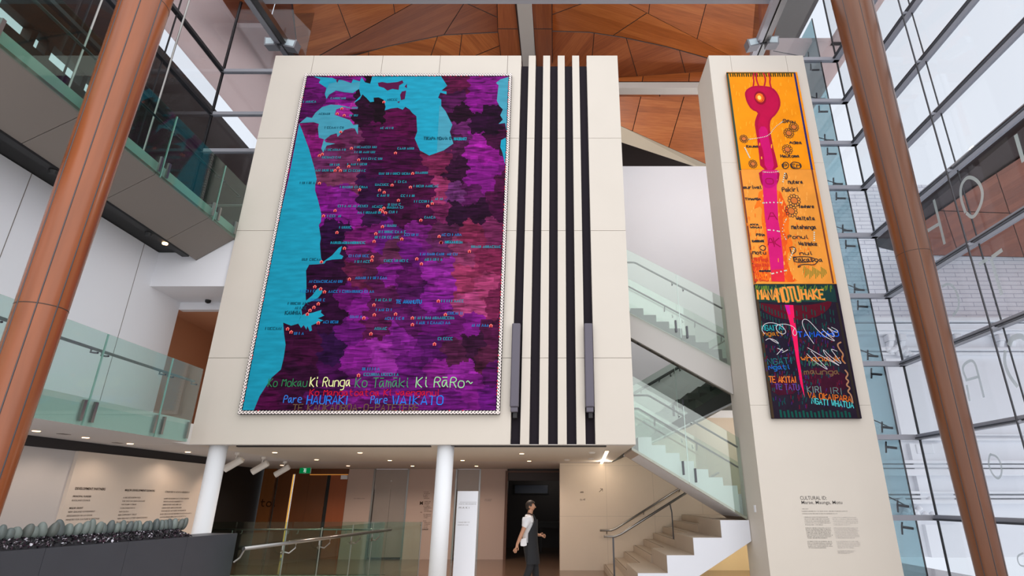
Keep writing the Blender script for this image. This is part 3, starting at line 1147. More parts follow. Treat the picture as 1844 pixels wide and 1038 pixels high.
# pale translucent sheets added beyond both glass walls to imitate sky reflected in them
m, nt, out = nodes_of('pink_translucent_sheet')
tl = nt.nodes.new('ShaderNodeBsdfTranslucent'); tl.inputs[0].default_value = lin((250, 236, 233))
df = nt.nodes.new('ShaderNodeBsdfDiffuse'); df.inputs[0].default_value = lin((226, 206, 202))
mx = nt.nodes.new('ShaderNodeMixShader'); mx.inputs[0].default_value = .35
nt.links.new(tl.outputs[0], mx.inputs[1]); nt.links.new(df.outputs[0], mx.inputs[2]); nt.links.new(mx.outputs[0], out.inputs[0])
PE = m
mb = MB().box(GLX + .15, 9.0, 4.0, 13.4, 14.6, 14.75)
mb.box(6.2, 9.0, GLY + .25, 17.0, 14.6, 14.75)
tag(mb.build('sky_reflection_sheet', PE), 'pale pink translucent sheet imitating sky reflected in the top of the right glass wall', 'eaves')

# ------------------------------------------------------------------ left glass wall above the upper walkway
w3 = empty('window_3', (LGX, 6, FL2), 'dark glazed wall behind the upper left walkway with slim transoms', 'glass wall', kind='structure')
LT = [FL2 + .35, ZC + 8.05 + .0, ZC + 9.15, ZC + 10.5]
LZ = [FL2] + LT[1:] + [15.6]
LJ = [11.8, 9.9, 8.0, 6.1, 4.2]
for z in LT[1:]:
    MB().box(LGX - .05, LGX + .06, 3.0, LGY + .05, z - .04, z + .04).build('transom', M_STEEL_D, w3)
for a, b in zip(LJ[1:], LJ[:-1]):
    for z0, z1 in zip(LZ[:-1], LZ[1:]):
        MB().box(LGX, LGX + .02, a + .006, b - .006, z0 + .01, z1 - .01).build('window_pane', M_GLASS_W, w3)
for y in LJ[:-1]:
    MB().box(LGX - .004, LGX + .03, y - .008, y + .008, FL2, 15.6).build('glass_joint', M_DARK, w3)
for y in LJ[1:4]:
    MB().tube([(LGX + .2, y, FL2), (LGX + .2, y, 15.6)], .02, 8).build('tension_rod', M_STEEL, w3)
w4 = empty('window_4', (-7.8, LGY, FL2), 'narrow glass return between the left corner and the map wall', 'glass wall', kind='structure')
for z in LT[1:]:
    MB().box(LGX, BX0 + .1, LGY - .05, LGY + .05, z - .045, z + .045).build('transom', M_STEEL_W, w4)
for z0, z1 in zip(LZ[:-1], LZ[1:]):
    MB().box(LGX, BX0 + .1, LGY, LGY + .02, z0 + .01, z1 - .01).build('window_pane', M_GLASS_W, w4)
MB().box(LGX - .02, LGX + .03, LGY - .02, LGY + .03, FL2, 15.6).build('corner_joint', M_DARK, w4)
MB().tube([(LGX + .1, LGY - .35, FL2 + .92), (BX0 + .1, LGY - .35, FL2 + .92)], .03, 10).build('rail', M_STEEL, w4)

ext = MB().box(LGX - 2.2, LGX - .15, 3.0, 22, 14.0, 14.15)  # added sheet, its pale glow stands for sky reflected in the glass
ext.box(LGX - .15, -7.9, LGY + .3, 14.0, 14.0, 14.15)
tag(ext.build('sky_reflection_sheet', PE), 'pale pink translucent sheet imitating sky reflected in the top of the left glass wall', 'eaves')
DKW = mat('dark_brown_cladding', (40, 25, 20), .6, noise=.25, nscale=1.5, stretch=(1, .2, 1))
db = empty('dark_clad_building', (LGX - 2.65, 10, 0), 'dark brown clad building seen through the upper left glazing', 'building')
x0, x1 = LGX - 2.9, LGX - 2.65
MB().box(x0, x1, 2.0, 30, 5, 10.95).build('lower_cladding', DKW, db)
MB().box(x0, x1, 2.0, 8.3, 10.95, 11.35).build('cladding_infill', DKW, db)
MB().box(x0, x1, 12.4, 30, 10.95, 11.35).build('cladding_infill', DKW, db)
MB().box(x0, x1, 2.0, 30, 11.35, 13.9).build('upper_cladding', DKW, db)
for y in (9.5, 9.9, 10.9, 11.8):  # open strip and its bars imitate bright window reflections in the glass
    MB().box(x0, x1, y, y + .12, 10.95, 11.35).build('reflection_bar', DKW, db)
MB().box(x0, BX0 + .5, 30, 30.2, 5, 13.9).build('end_wall', DKW, db)

# ------------------------------------------------------------------ upper left walkway
UX_ = -6.81
uw = empty('upper_walkway', (-7.6, 7, 6.4), 'upper left walkway slab with a raking warm grey panelled soffit', 'walkway')
Y0, Y1 = 2.5, 10.74
cuts = [Y1, 9.78, 8.22, 6.66, 5.1, 3.54, Y0]
for a, b in zip(cuts[1:], cuts[:-1]):
    MB().prism([(UX_ + .02, a + .006, 6.84), (UX_ + .02, b - .006, 6.84), (-7.49, b - .006, 6.36), (-7.49, a + .006, 6.36)], (.02, 0, .06)).build('soffit_panel', M_SOFFIT, uw, fix=True)
MB().prism([(UX_ - .03, Y0, 6.9), (UX_ - .03, Y0, FL2), (LGX - .1, Y0, FL2), (LGX - .1, Y0, 6.62), (-7.55, Y0, 6.62), (-7.47, Y0, 6.42)], (0, 9.3, 0)).build('slab', mat('pale_slab_edge', (178, 190, 186), .7), uw, fix=True)
MB().box(-7.62, -7.48, Y0, Y1 - .25, 6.33, 6.47).build('lighting_trough', M_BLACK, uw)
MB().box(LGX, -7.6, Y0, Y1, 6.55, 6.62).build('inner_soffit', M_BLACK, uw)
for i in range(3):
    y = 5.2 + i * 2.1
    MB().lathe([(.05, 0), (.07, .05), (.05, .1)], 12, (-7.55, y, 6.27)).build('track_lamp', M_BLACK, uw)
lp = onX(298, 436, -7.53)
dl = empty('downlight', (-7.53, lp.y, 6.33), 'small lit lamp at the end of the dark trough under the upper walkway', 'downlight')
MB().lathe([(.045, -.02), (.05, 0), (.045, .01)], 16, (-7.53, lp.y, 6.32)).build('lamp_lens', M_LAMP, dl)


def clamp(root, p, ax, h=.28, w=.05):
    """steel patch fitting: p base point, ax outward normal"""
    p = Vector(p)
    t = Vector((-ax[1], ax[0], 0))
    mb = MB()
    q = [p - t * w / 2, p + t * w / 2, p + t * w / 2 + Vector((0, 0, h)), p - t * w / 2 + Vector((0, 0, h))]
    mb.prism(q, Vector(ax) * .035)
    mb.build('patch_fitting', M_STEEL, root, fix=True)


def balustrade_x(label, x, ys, zb, zt_, floor_z, rail_z, inx, tint, ends=True):
    """glass guard along a line of constant x"""
    root = empty('glass_balustrade', (x, ys[0], zb), label, 'balustrade')
    hrl = MB().tube([(x + inx, ys[-1], rail_z), (x + inx, ys[0] - .03, rail_z)], .022, 12).build('handrail', M_STEEL_D, root, smooth=True)
    for a, b in zip(ys[1:], ys[:-1]):
        pane = MB().box(x, x + .018, a + .008, b - .008, zb, zt_).build('glass_pane', tint, root)
        for yy in (a + .1, b - .1):
            clamp(pane, (x + .018, yy, zb + .05), (1, 0, 0))
            MB().tube([(x + .02, yy, rail_z - .07), (x - .02, yy, rail_z - .07), (x + inx, yy, rail_z - .06), (x + inx, yy, rail_z - .02)], .014, 8).build('rail_bracket', M_STEEL_D, hrl)
    for y in ys[1:-1]:
        MB().box(x - .002, x + .02, y - .007, y + .007, zb, zt_).build('panel_edge', mat('glass_edge', (120, 160, 150), .3), root)
    return root


balustrade_x('upper left glass balustrade with dark handrail along the raised walkway', UX_ + .05, [10.68, 9.87, 8.30, 6.73, 5.16, 3.6], 6.84, 8.08, FL2, 7.83, -.09, M_GLASS_C)
balustrade_x('lower left glass balustrade with dark handrail along the first floor balcony', -6.50, [10.2, 9.34, 7.87, 6.40, 4.93, 3.46], 2.66, 3.95, FL1, 3.72, -.09, M_GLASS_T)
# balcony edge fascia behind the lower glass
mb = MB().box(-6.519, -6.512, 3.0, 10.2, 2.66, 2.95)
tag(mb.build('trim_balcony', mat('pale_slab_edge', (178, 190, 186), .7)), kind='structure')

# ------------------------------------------------------------------ staircases
SF = 11.6          # front plane of the near flights
RZ, RN = .153, .27


def sawtooth(x0, x1, z_at_first, up_left, n):
    pass


def rail_tube(root, pts, r=.021, m=None, name='handrail'):
    MB().tube(pts, r, 12).build(name, m or M_STEEL, root, smooth=True)


# flight from the floor up to the half landing (climbs to the right)
f1 = empty('stair_flight', (2.3, 13, 0), 'lowest stair flight of pale stone, big seat steps in front and small steps behind', 'stairs')
bigx = [1.469, 2.018, 2.529, 3.068]
bigz = [.453, .751, 1.049, 1.352]
YB, YM, YE = 11.5, 13.3, STAIRY - .02
xe = 3.61
for i in range(4):
    x0 = bigx[i]
    x1 = bigx[i + 1] if i < 3 else xe
    zlow = .15 if i == 0 else bigz[i - 1]
    MB().box(x0, x1 + .02, YB + .02, YM, zlow - .06, bigz[i]).build('seat_step', M_TREAD, f1, bevel=.006)
# white side of the flight
side = [(bigx[0], .15), (bigx[0], .453), (bigx[1], .453), (bigx[1], .751), (bigx[2], .751), (bigx[2], 1.049), (bigx[3], 1.049), (bigx[3], 1.352), (xe, 1.352), (xe, .99), (1.87, 0), (1.2, 0), (1.2, .15)]
MB().prism([(x, YB, z) for x, z in side], (0, .02, 0)).build('stringer', M_WSTR, f1, fix=True)
MB().prism([(1.75, YB + .02, -.0), (xe, YB + .02, 1.0), (xe, YB + .02, 1.2), (1.45, YB + .02, .0)], (0, YE - YB - .02, 0)).build('soffit', M_WSTR, f1, fix=True)
for k in range(9):
    x0 = 1.204 + .2645 * k
    MB().box(x0, x0 + .29, YM if k else YB + .02, YE, .15 * k, .15 * (k + 1) + .0).build('step', M_TREAD, f1, bevel=.005)
    MB().box(x0 + .012, x0 + .04, YM + .1, YE - .1, .15 * (k + 1), .15 * (k + 1) + .003).build('nosing_strip', mat('nosing_strip', (120, 104, 88), .6), f1)
lnd = empty('stair_landing', (4.6, 14, 1.1), 'half landing at the head of the lowest flight, running behind the pillar', 'landing')
MB().box(3.42, 5.98, PY_1 + .1, YE, 1.09, 1.348).build('slab', M_TREAD, lnd)
MB().box(3.30, PX_0 - .02, YB + .02, PY_1 + .12, 1.20, 1.3475).build('slab_tip', M_TREAD, lnd)

# handrails of the lowest flight
hr = empty('stair_handrail', (1.2, 13.6, 0), 'steel stair handrail on posts at the outer side of the lowest flight', 'handrail')
zr = .955
ptsr = [(1.02, 13.6, zr - .0), (1.26, 13.6, zr), (1.40, 13.6, zr + .05), (3.7, 13.6, zr + .05 + 2.3 * .567)]
rail_tube(hr, ptsr, .026)
MB().box(1.21, 1.245, 13.588, 13.612, 0, zr).build('post', M_STEEL_D, hr)
MB().tube([(2.56, 13.6, .89), (2.56, 13.6, 1.45), (2.53, 13.6, zr + .05 + 1.13 * .567 - .02)], .014, 8).build('post', M_STEEL_D, hr)
hr2 = empty('stair_handrail', (1.2, 16.2, .9), 'steel stair handrail fixed to the beige wall beside the lowest flight', 'handrail')
zr = .96
rail_tube(hr2, [(1.12, 16.2, zr), (1.42, 16.2, zr), (1.55, 16.2, zr + .05), (4.0, 16.2, zr + .05 + 2.45 * .567)], .026)
for x in (1.3, 2.3, 3.3):
    zz = zr + (0 if x < 1.42 else .05 + (x - 1.55) * .567)
    MB().tube([(x, 16.2, zz - .02), (x, 16.24, zz - .08), (x, 16.31, zz - .08)], .012, 8).build('rail_bracket', M_STEEL, hr2)


def near_flight(label_s, label_g, top_z, top_x, n, bl, br, sb_l, sb_r, gl_top, rail, mstep, mfascia, rail_l):
    """flight climbing to the left: sawtooth steps between two stringers, glass on the outside"""
    root = empty('stair_flight', ((bl + br) / 2, 12.3, sb_r), label_s, 'stairs')
    steps = []
    for k in range(n):
        z = top_z - RZ * k
        xr = top_x + RN * k
        xl = xr - RN
        steps.append((xl, xr, z))
    slope = (sb_l - sb_r) / (br - bl)
    for xl, xr, z in steps:
        zb0 = sb_r + (br - xr) * slope
        zb1 = sb_r + (br - xl) * slope
        ys = SF + .05 if xr < 3.61 else PY_1 + .03
        MB().prism([(xl, ys, z), (xr, ys, z), (xr, ys, max(zb0, z - .6, 1.352)), (xl, ys, max(zb1, z - .6, 1.352))], (0, 12.95 - ys, 0)).build('step', mstep, root, fix=True)
    return root, slope


# flight 2: landing -> mezzanine
b_l, b_r = 1.475, 3.60
z_l, z_r = 2.63, 1.352
f2, sl2 = near_flight('pale stair flight climbing left from the half landing to the first floor', '', 2.89, 1.883, 10, b_l, b_r, z_l, z_r, 0, 0, M_WSTR, None, 0)
MB().prism([(b_l, SF, z_l), (b_r + .01, SF, z_r), (b_r + .01, SF, z_r + .05), (b_l, SF, z_l + .06)], (0, 1.4, 0)).build('soffit', mat('taupe_stair_soffit', (168, 152, 140), .7), f2, fix=True)


def slant_glass(label, y, xl, xr, zb, zt_, joint_x, rail, far_y=None, m=None, fit=None):
    """inclined glass guard; zb, zt_, rail are functions of x"""
    root = empty('glass_balustrade', (xl, y, zb(xl)), label, 'balustrade')
    xs_ = [xl] + joint_x + [xr]
    for a, b in zip(xs_[:-1], xs_[1:]):
        MB().prism([(a + .004, y, zb(a)), (b - .004, y, zb(b)), (b - .004, y, zt_(b)), (a + .004, y, zt_(a))], (0, .018, 0)).build('glass_pane', m or M_GLASS_S, root, fix=True)
    for jx in joint_x:
        for x in (jx - .1, jx + .13):
            MB().box(x - .018, x + .018, y - .03, y, zb(x) + .12, zb(x) + .38).build('patch_fitting', M_STEEL_D, root)
            MB().tube([(x, y, rail(x) - .09), (x, y + .07, rail(x) - .09), (x, y + .08, rail(x) - .02)], .012, 8).build('rail_bracket', M_STEEL_D, root)
        MB().box(jx - .005, jx + .005, y - .001, y + .019, zb(jx) + .05, zt_(jx) - .02).build('panel_edge', mat('glass_edge_bright', (200, 222, 214), .3), root)
    return root


yg = SF - .06
g2 = slant_glass('glass balustrade with handrail on the flight climbing to the first floor', yg, 1.46, 3.6, lambda x: z_l - (x - b_l) * sl2, lambda x: 4.09 - (x - 1.576) * .602, [2.55],
                 lambda x: 3.72 - max(0, (x - 1.866)) * .6)
rail_tube(g2, [(1.46, yg + .08, 3.72), (1.84, yg + .08, 3.72), (1.9, yg + .08, 3.70), (3.58, yg + .08, 3.72 - 1.714 * .6)], .02, M_STEEL_D)
h2 = empty('stair_handrail', (2.5, 13.0, 2.9), 'inner handrail beyond the flight climbing to the first floor', 'handrail')
rail_tube(h2, [(1.46, 12.98, 3.66), (1.84, 12.98, 3.66), (4.5, 12.98, 3.66 - 2.66 * .6), (5.1, 12.98, 3.66 - 2.66 * .6)], .02, M_STEEL_D)
for x in (2.2, 3.1, 4.0):
    MB().tube([(x, 12.98, 3.66 - (x - 1.84) * .6), (x, 13.0, 3.56 - (x - 1.84) * .6), (x, 13.04, 3.5 - (x - 1.84) * .6)], .012, 8).build('rail_bracket', M_STEEL_D, h2)
gi = slant_glass('inner glass balustrade of the flight climbing to the first floor', 13.05, 1.46, 4.6, lambda x: z_l + .1 - (x - b_l) * sl2, lambda x: 3.95 - (x - 1.576) * .602, [2.9], lambda x: 3.6 - (x - 1.84) * .6)

# flight 3: mezzanine -> second landing (climbs right, seen from below)
f3 = empty('stair_flight', (3, 14.5, 2.9), 'shadowed middle stair flight climbing right behind the glass, sawtooth underside', 'stairs')
Y3, Y3e = 13.35, STAIRY - .05
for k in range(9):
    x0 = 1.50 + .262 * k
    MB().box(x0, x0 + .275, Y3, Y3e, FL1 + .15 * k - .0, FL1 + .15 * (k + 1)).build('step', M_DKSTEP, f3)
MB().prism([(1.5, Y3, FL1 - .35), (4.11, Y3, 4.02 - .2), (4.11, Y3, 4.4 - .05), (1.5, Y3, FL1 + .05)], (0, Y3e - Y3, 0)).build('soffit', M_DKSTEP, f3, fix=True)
MB().prism([(1.5, Y3 - .03, FL1 - .4), (4.13, Y3 - .03, 4.03 - .2), (4.13, Y3 - .03, 4.03 - .16), (1.5, Y3 - .03, FL1 - .36)], (0, .03, 0)).build('stringer_edge', M_WSTR, f3, fix=True)
l2 = empty('stair_landing', (4.9, 14, 4.1), 'upper half landing behind the pillar', 'landing')
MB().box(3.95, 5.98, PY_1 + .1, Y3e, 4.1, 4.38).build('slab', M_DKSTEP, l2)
sl3 = .57
g3 = slant_glass('glass balustrade of the shadowed middle flight', Y3 - .06, 1.6, 4.1, lambda x: FL1 - .3 + (x - 1.5) * sl3, lambda x: FL1 + 1.05 + (x - 1.5) * sl3, [2.8], lambda x: FL1 + .85 + (x - 1.5) * sl3)
rail_tube(g3, [(1.5, Y3 + .03, FL1 + .85), (4.1, Y3 + .03, FL1 + .85 + 2.6 * sl3)], .02, M_STEEL_D)
h3 = empty('stair_handrail', (2.9, 16.2, 4.5), 'wall handrail with small brackets above the shadowed middle flight', 'handrail')
rail_tube(h3, [(1.5, 16.2, 4.2), (4.2, 16.2, 4.2 + 2.7 * .57)], .022, M_STEEL_D)
for x in (1.9, 2.4, 2.95, 3.4):
    MB().tube([(x, 16.2, 4.2 + (x - 1.5) * .57), (x, 16.22, 4.12 + (x - 1.5) * .57), (x, 16.3, 4.1 + (x - 1.5) * .57)], .014, 8).build('rail_bracket', M_STEEL_D, h3)

# flight 4: second landing -> upper floor (climbs left)
f4 = empty('stair_flight', (2.5, 12.3, 4.2), 'upper stair flight climbing left with a broad grey side beam', 'stairs')
fx0, fx1 = 1.46, 3.61
ft = lambda x: 4.35 + (3.59 - x) * .566
fb = lambda x: 3.75 + (3.59 - x) * .589
MB().prism([(fx0, SF, ft(fx0)), (fx1, SF, ft(fx1)), (fx1, SF, fb(fx1)), (fx0, SF, fb(fx0))], (0, .08, 0)).build('side_beam', mat('grey_stringer', (176, 172, 168), .7), f4, fix=True)
MB().prism([(3.61, PY_1 + .03, fb(3.61) + .42), (4.6, PY_1 + .03, fb(4.6) + .42), (4.6, PY_1 + .03, fb(4.6) + .5), (3.61, PY_1 + .03, fb(3.61) + .5)], (0, 1.1, 0)).build('soffit', M_SOFFIT, f4, fix=True)
MB().prism([(fx0, SF + .08, fb(fx0) + .42), (fx1, SF + .08, fb(fx1) + .42), (fx1, SF + .08, fb(fx1) + .5), (fx0, SF + .08, fb(fx0) + .5)], (0, 1.35, 0)).build('soffit', M_SOFFIT, f4, fix=True)
for k in range(14):
    z = 5.33 + .153 * 9 - .153 * k
    xr = 2.68 - .27 * 9 + .27 * k
    if xr - .27 < 1.46 or xr > 4.5: continue
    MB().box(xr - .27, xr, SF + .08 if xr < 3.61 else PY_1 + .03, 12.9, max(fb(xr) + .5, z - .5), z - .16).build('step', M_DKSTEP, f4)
g4 = slant_glass('glass balustrade with dark handrail on the upper flight beside the pillar', yg, 1.46, 3.6, lambda x: ft(x) - .03, lambda x: 6.95 - (x - 1.596) * .56, [2.62], lambda x: 6.69 - max(0, x - 1.725) * .587)
rail_tube(g4, [(1.46, yg + .08, 6.69), (1.70, yg + .08, 6.69), (1.76, yg + .08, 6.67), (3.58, yg + .08, 6.69 - 1.855 * .587)], .02, M_STEEL_D)
h4 = empty('stair_handrail', (3, 12.98, 5.6), 'inner handrail beyond the upper flight beside the pillar', 'handrail')
rail_tube(h4, [(1.4, 12.98, 6.83), (4.4, 12.98, 6.35 - 2.18 * .579)], .02, M_STEEL_D)
for x in (2.6, 3.3, 3.9):
    MB().tube([(x, 12.98, 6.35 - (x - 2.22) * .579), (x, 13.0, 6.27 - (x - 2.22) * .579), (x, 13.04, 6.22 - (x - 2.22) * .579)], .012, 8).build('rail_bracket', M_STEEL_D, h4)
gj = slant_glass('inner glass balustrade of the upper flight', 13.05, 1.5, 4.4, lambda x: 5.0 - (x - 2.22) * .579, lambda x: 6.6 - (x - 2.22) * .579, [2.9], lambda x: 6.3 - (x - 2.22) * .579)

# ------------------------------------------------------------------ balustrades round the floor void
r0, r1 = Vector((-5.03, 9.75, 0)), Vector((-4.25, 15.25, 0))
dr_ = (r1 - r0).normalized()
nb = empty('glass_balustrade', r0, 'glass balustrade with a thick steel handrail running back from the slate planter', 'balustrade')
nrm = Vector((dr_.y, -dr_.x, 0))
L = (r1 - r0).length
jn = [0, 1.25, 2.45, 3.75, 4.75, L]


def P(t, z, o=0.0):
    q = r0 + dr_ * t + nrm * o
    return Vector((q.x, q.y, z))


for a, b in zip(jn[:-1], jn[1:]):
    MB().prism([P(a + .01, -.28), P(b - .01, -.28), P(b - .01, 1.2), P(a + .01, 1.2)], nrm * .018).build('glass_pane', M_GLASS, nb, fix=True)
for t in jn[1:-1]:
    MB().tube([P(t, -.28, .009), P(t, 1.2, .009)], .012, 8).build('panel_edge', M_STEEL, nb)
    for sgn in (-1, 1):
        MB().tube([P(t + sgn * .05, .84, -.01), P(t + sgn * .1, .82, .05), P(t + sgn * .2, .9, .1), P(t + sgn * .2, .97, .1)], .014, 8).build('rail_bracket', M_STEEL, nb)
        clamp(nb, P(t + sgn * .1, -.22, .02), nrm, .2)
rail_tube(nb, [P(0, .99, .1), P(L + .02, 1.02, .1)], .03)
MB().tube([P(.02, .97, .1), P(.0, .86, .06), P(-.04, .8, .0)], .014, 8).build('rail_bracket', M_STEEL, nb)
MB().prism([P(L, -.28, .0), P(L, -.28, .9), P(L, 1.2, .9), P(L, 1.2, .0)], dr_ * .018).build('end_pane', M_GLASS, nb, fix=True)
MB().tube([P(L, .0, .9), P(L, 1.2, .9)], .014, 8).build('panel_edge', M_STEEL, nb)

fb2 = empty('glass_balustrade', (-9.5, 15.26, 0), 'far glass balustrade with a slim rail in front of the timber doors', 'balustrade')
xs_ = [-9.5, -8.0, -6.6, -5.4, -4.3]
for a, b in zip(xs_[:-1], xs_[1:]):
    MB().box(a + .01, b - .01, 15.24, 15.258, -.28, 1.2).build('glass_pane', M_GLASS, fb2)
    for x in (a + .12, b - .12):
        MB().tube([(x, 15.26, .93), (x, 15.33, .93), (x, 15.34, 1.0)], .012, 8).build('rail_bracket', M_STEEL, fb2)
        clamp(fb2, (x, 15.24, -.24), (0, -1, 0), .2)
rail_tube(fb2, [(-9.5, 15.34, 1.02), (-4.35, 15.34, 1.02)], .02)

# ------------------------------------------------------------------ slate planter with standing stones
a0, a1 = Vector((-5.88, 6.0, 0)), Vector((-5.215, 10.02, 0))
dp = (a1 - a0).normalized()
npl = Vector((-dp.y, dp.x, 0))        # away from the hall
Lp = (a1 - a0).length
root = empty('slate_planter', a0, 'long dark slate planter wall at the lower left, topped with gravel', 'planter')
zt2 = 1.2
seg = [0, .95, 2.02, 3.02, Lp]
for a, b in zip(seg[:-1], seg[1:]):
    q0, q1 = a0 + dp * (a + .002), a0 + dp * (b - .002)
    MB().prism([q0 + Vector((0, 0, -.3)), q1 + Vector((0, 0, -.3)), q1 + Vector((0, 0, zt2)), q0 + Vector((0, 0, zt2))], npl * .04).build('slate_slab', M_SLATE, root, fix=True)
q0, q1 = a0 + dp * .0 + npl * .04, a1 + npl * .04
MB().prism([q0 + Vector((0, 0, -.3)), q1 + Vector((0, 0, -.3)), q1 + Vector((0, 0, zt2 - .001)), q0 + Vector((0, 0, zt2 - .001))], npl * .5).build('body', M_SLATE, root, fix=True)
Lg = 3.18
gm = MB()
nu, nv = 70, 8
idx = {}
for i in range(nu + 1):
    for j in range(nv + 1):
        u, v = Lg * i / nu, .44 * j / nv
        e = min(1, (Lg - u) / .12) * min(1, v / .22) * min(1, (.44 - v) / .1)
        p = a0 + dp * u + npl * (.06 + v) + Vector((0, 0, zt2 - .004 + .115 * max(0, e) ** .6 + (R.uniform(-.008, .012) if e > 0 else 0)))
        idx[i, j] = len(gm.v)
        gm.v.append(p)
for i in range(nu):
    for j in range(nv):
        gm.f.append((idx[i, j], idx[i + 1, j], idx[i + 1, j + 1], idx[i, j + 1]))
gbase = gm.build('gravel_bed', mat('black_gravel_bed', (24, 22, 26), .6), root)
gr = MB()
for k in range(2600):
    u, v = R.uniform(0, Lg), R.uniform(.0, .42)
    p = a0 + dp * u + npl * (.06 + v) + Vector((0, 0, zt2 + .005 + .115 * (min(1, max(0, (Lg - u) / .12)) * min(1, v / .22) * min(1, (.44 - v) / .1)) ** .6))
    s = R.uniform(.009, .02)
    ax = [Vector((R.gauss(0, 1), R.gauss(0, 1), R.gauss(0, 1))).normalized() * s * R.uniform(.6, 1.1) for _ in range(3)]
    i = len(gr.v)
    gr.v += [p + ax[0], p - ax[0], p + ax[1], p - ax[1], p + ax[2], p - ax[2]]
    for t in ((0, 2, 4), (2, 1, 4), (1, 3, 4), (3, 0, 4), (2, 0, 5), (1, 2, 5), (3, 1, 5), (0, 3, 5)):
        gr.f.append(tuple(i + q for q in t))
m, nt, out = nodes_of('glint_painted_gravel')
b = nt.nodes.new('ShaderNodeBsdfPrincipled'); b.inputs['Roughness'].default_value = .25
oi = nt.nodes.new('ShaderNodeNewGeometry'); cr = nt.nodes.new('ShaderNodeValToRGB')
cr.color_ramp.elements[0].color = lin((20, 18, 24)); cr.color_ramp.elements[0].position = .5
cr.color_ramp.elements[1].color = lin((215, 212, 222)); cr.color_ramp.elements[1].position = .95  # pale grains put the white glints into the colour
e = cr.color_ramp.elements.new(.85); e.color = lin((70, 44, 60))
nt.links.new(oi.outputs['Random Per Island'], cr.inputs[0]); nt.links.new(cr.outputs[0], b.inputs['Base Color']); nt.links.new(b.outputs[0], out.inputs[0])
go = gr.build('gravel', m)
tag(go, 'dark gravel with painted pale glints heaped along the top of the slate planter', 'gravel', kind='stuff')

stone_px = [(0, 22), (14, 17), (28, 18), (45, 21), (59, 17), (74, 22), (90, 21), (105, 24), (120, 18), (133, 18), (147, 20), (160, 22), (172, 18), (184, 16), (194, 19),
            (205, 15), (216, 18), (227, 16), (237, 16), (247, 16), (256, 15), (265, 15), (276, 17), (286, 15), (294, 15), (302, 16), (309, 16), (318, 15), (325, 16)]
line0 = a0 + npl * .27
ns = len(stone_px)
for k, (px, hp) in enumerate(stone_px):
    # where the row of stones passes this column of the view: intersect vertical plane through the eye with the row
    d = ray(px, 965)
    den = d.x * dp.y - d.y * dp.x
    t = (line0.x * dp.y - line0.y * dp.x) / den
    c = EYE + d * t
    fwd = (c - EYE).dot(FWD)
    hh = hp * fwd / FPX * 1.3
    nxt = stone_px[min(k + 1, ns - 1)][0]; prv = stone_px[max(k - 1, 0)][0]
    ww = max(.09, (abs(nxt - prv) / (2 if 0 < k < ns - 1 else 1)) * fwd / FPX * 1.12)
    ww = min(ww, .15)
    zb = zt2 + .085
    prof = []
    for i in range(13):
        an = math.pi * i / 12
        prof.append((max(.002, math.sin(an)) ** .85, -math.cos(an)))
    mb = MB()
    lean = R.uniform(-.16, .2)
    ang = R.uniform(-.5, .5)
    sk = R.uniform(.85, 1.1)
    for (r, z) in prof:
        for s in range(20):
            an = 2 * math.pi * s / 20
            rr = r * (1 + .05 * math.sin(2 * an + k) + .04 * math.sin(3 * an + 2 * k + z))
            x, y = rr * math.cos(an) * ww / 2 * (1 - .12 * z * sk), rr * math.sin(an) * .05
            zz = (z + 1) * hh / 2
            x += lean * zz
            ca, sa = math.cos(ang + math.atan2(dp.y, dp.x) - .75), math.sin(ang + math.atan2(dp.y, dp.x) - .75)
            mb.v.append(Vector((c.x + x * ca - y * sa, c.y + x * sa + y * ca, zb + zz)))
    for i in range(12):
        for s in range(20):
            mb.f.append((i * 20 + s, i * 20 + (s + 1) % 20, (i + 1) * 20 + (s + 1) % 20, (i + 1) * 20 + s))
    tone = R.choice(((98, 108, 106), (84, 92, 92), (112, 122, 118), (92, 98, 94)))
    o = mb.build('standing_stone', mat('river_stone_%d%d%d' % tone, tone, .42, noise=.25, nscale=7), None, smooth=True)
    lab = 'smooth grey green stone standing upright in the gravel of the slate planter'
    tag(o, lab, 'stone', 'standing stones in a row on the slate planter')

# ------------------------------------------------------------------ lobby: lifts, timber doors, signs
def lift(pa, pb, label):
    xa, xb = xw[pa], xw[pb]
    root = empty('lift', ((xa + xb) / 2, BACKY, 0), label, 'lift')
    st = mat('satin_lift_steel', (160, 146, 138), .4, .45, noise=.08, nscale=2)
    hd = 2.03
    xm = (xa + xb) / 2
    MB().box(xa + .06, xm - .003, BACKY + .1, BACKY + .14, 0.01, hd).build('door_leaf', st, root)
    MB().box(xm + .003, xb - .06, BACKY + .1, BACKY + .14, 0.01, hd).build('door_leaf', st, root)
    MB().box(xa + .05, xb - .05, BACKY + .07, BACKY + .13, hd, zt - .01).build('transom_panel', st, root)
    for x in (xa, xb - .05):
        MB().box(x, x + .05, BACKY - .012, BACKY + .12, 0, zt - .005).build('jamb', M_STEEL, root)
    MB().box(xa + .05, xb - .05, BACKY + .06, BACKY + .1, 0.0, .05).build('sill', M_STEEL_D, root)
    MB().lathe([(.02, 0), (.03, .01), (.02, .02)], 12, (xm, BACKY + .06, hd + .25)).build('indicator', M_SIGN, root)


M_SIGN = mat('white_sign_board', (226, 228, 236), .5)
lift(668, 733, 'steel lift doors in the back wall, left of the second white column')
lift(818, 864, 'steel lift doors in the back wall, half hidden behind the white totem sign')

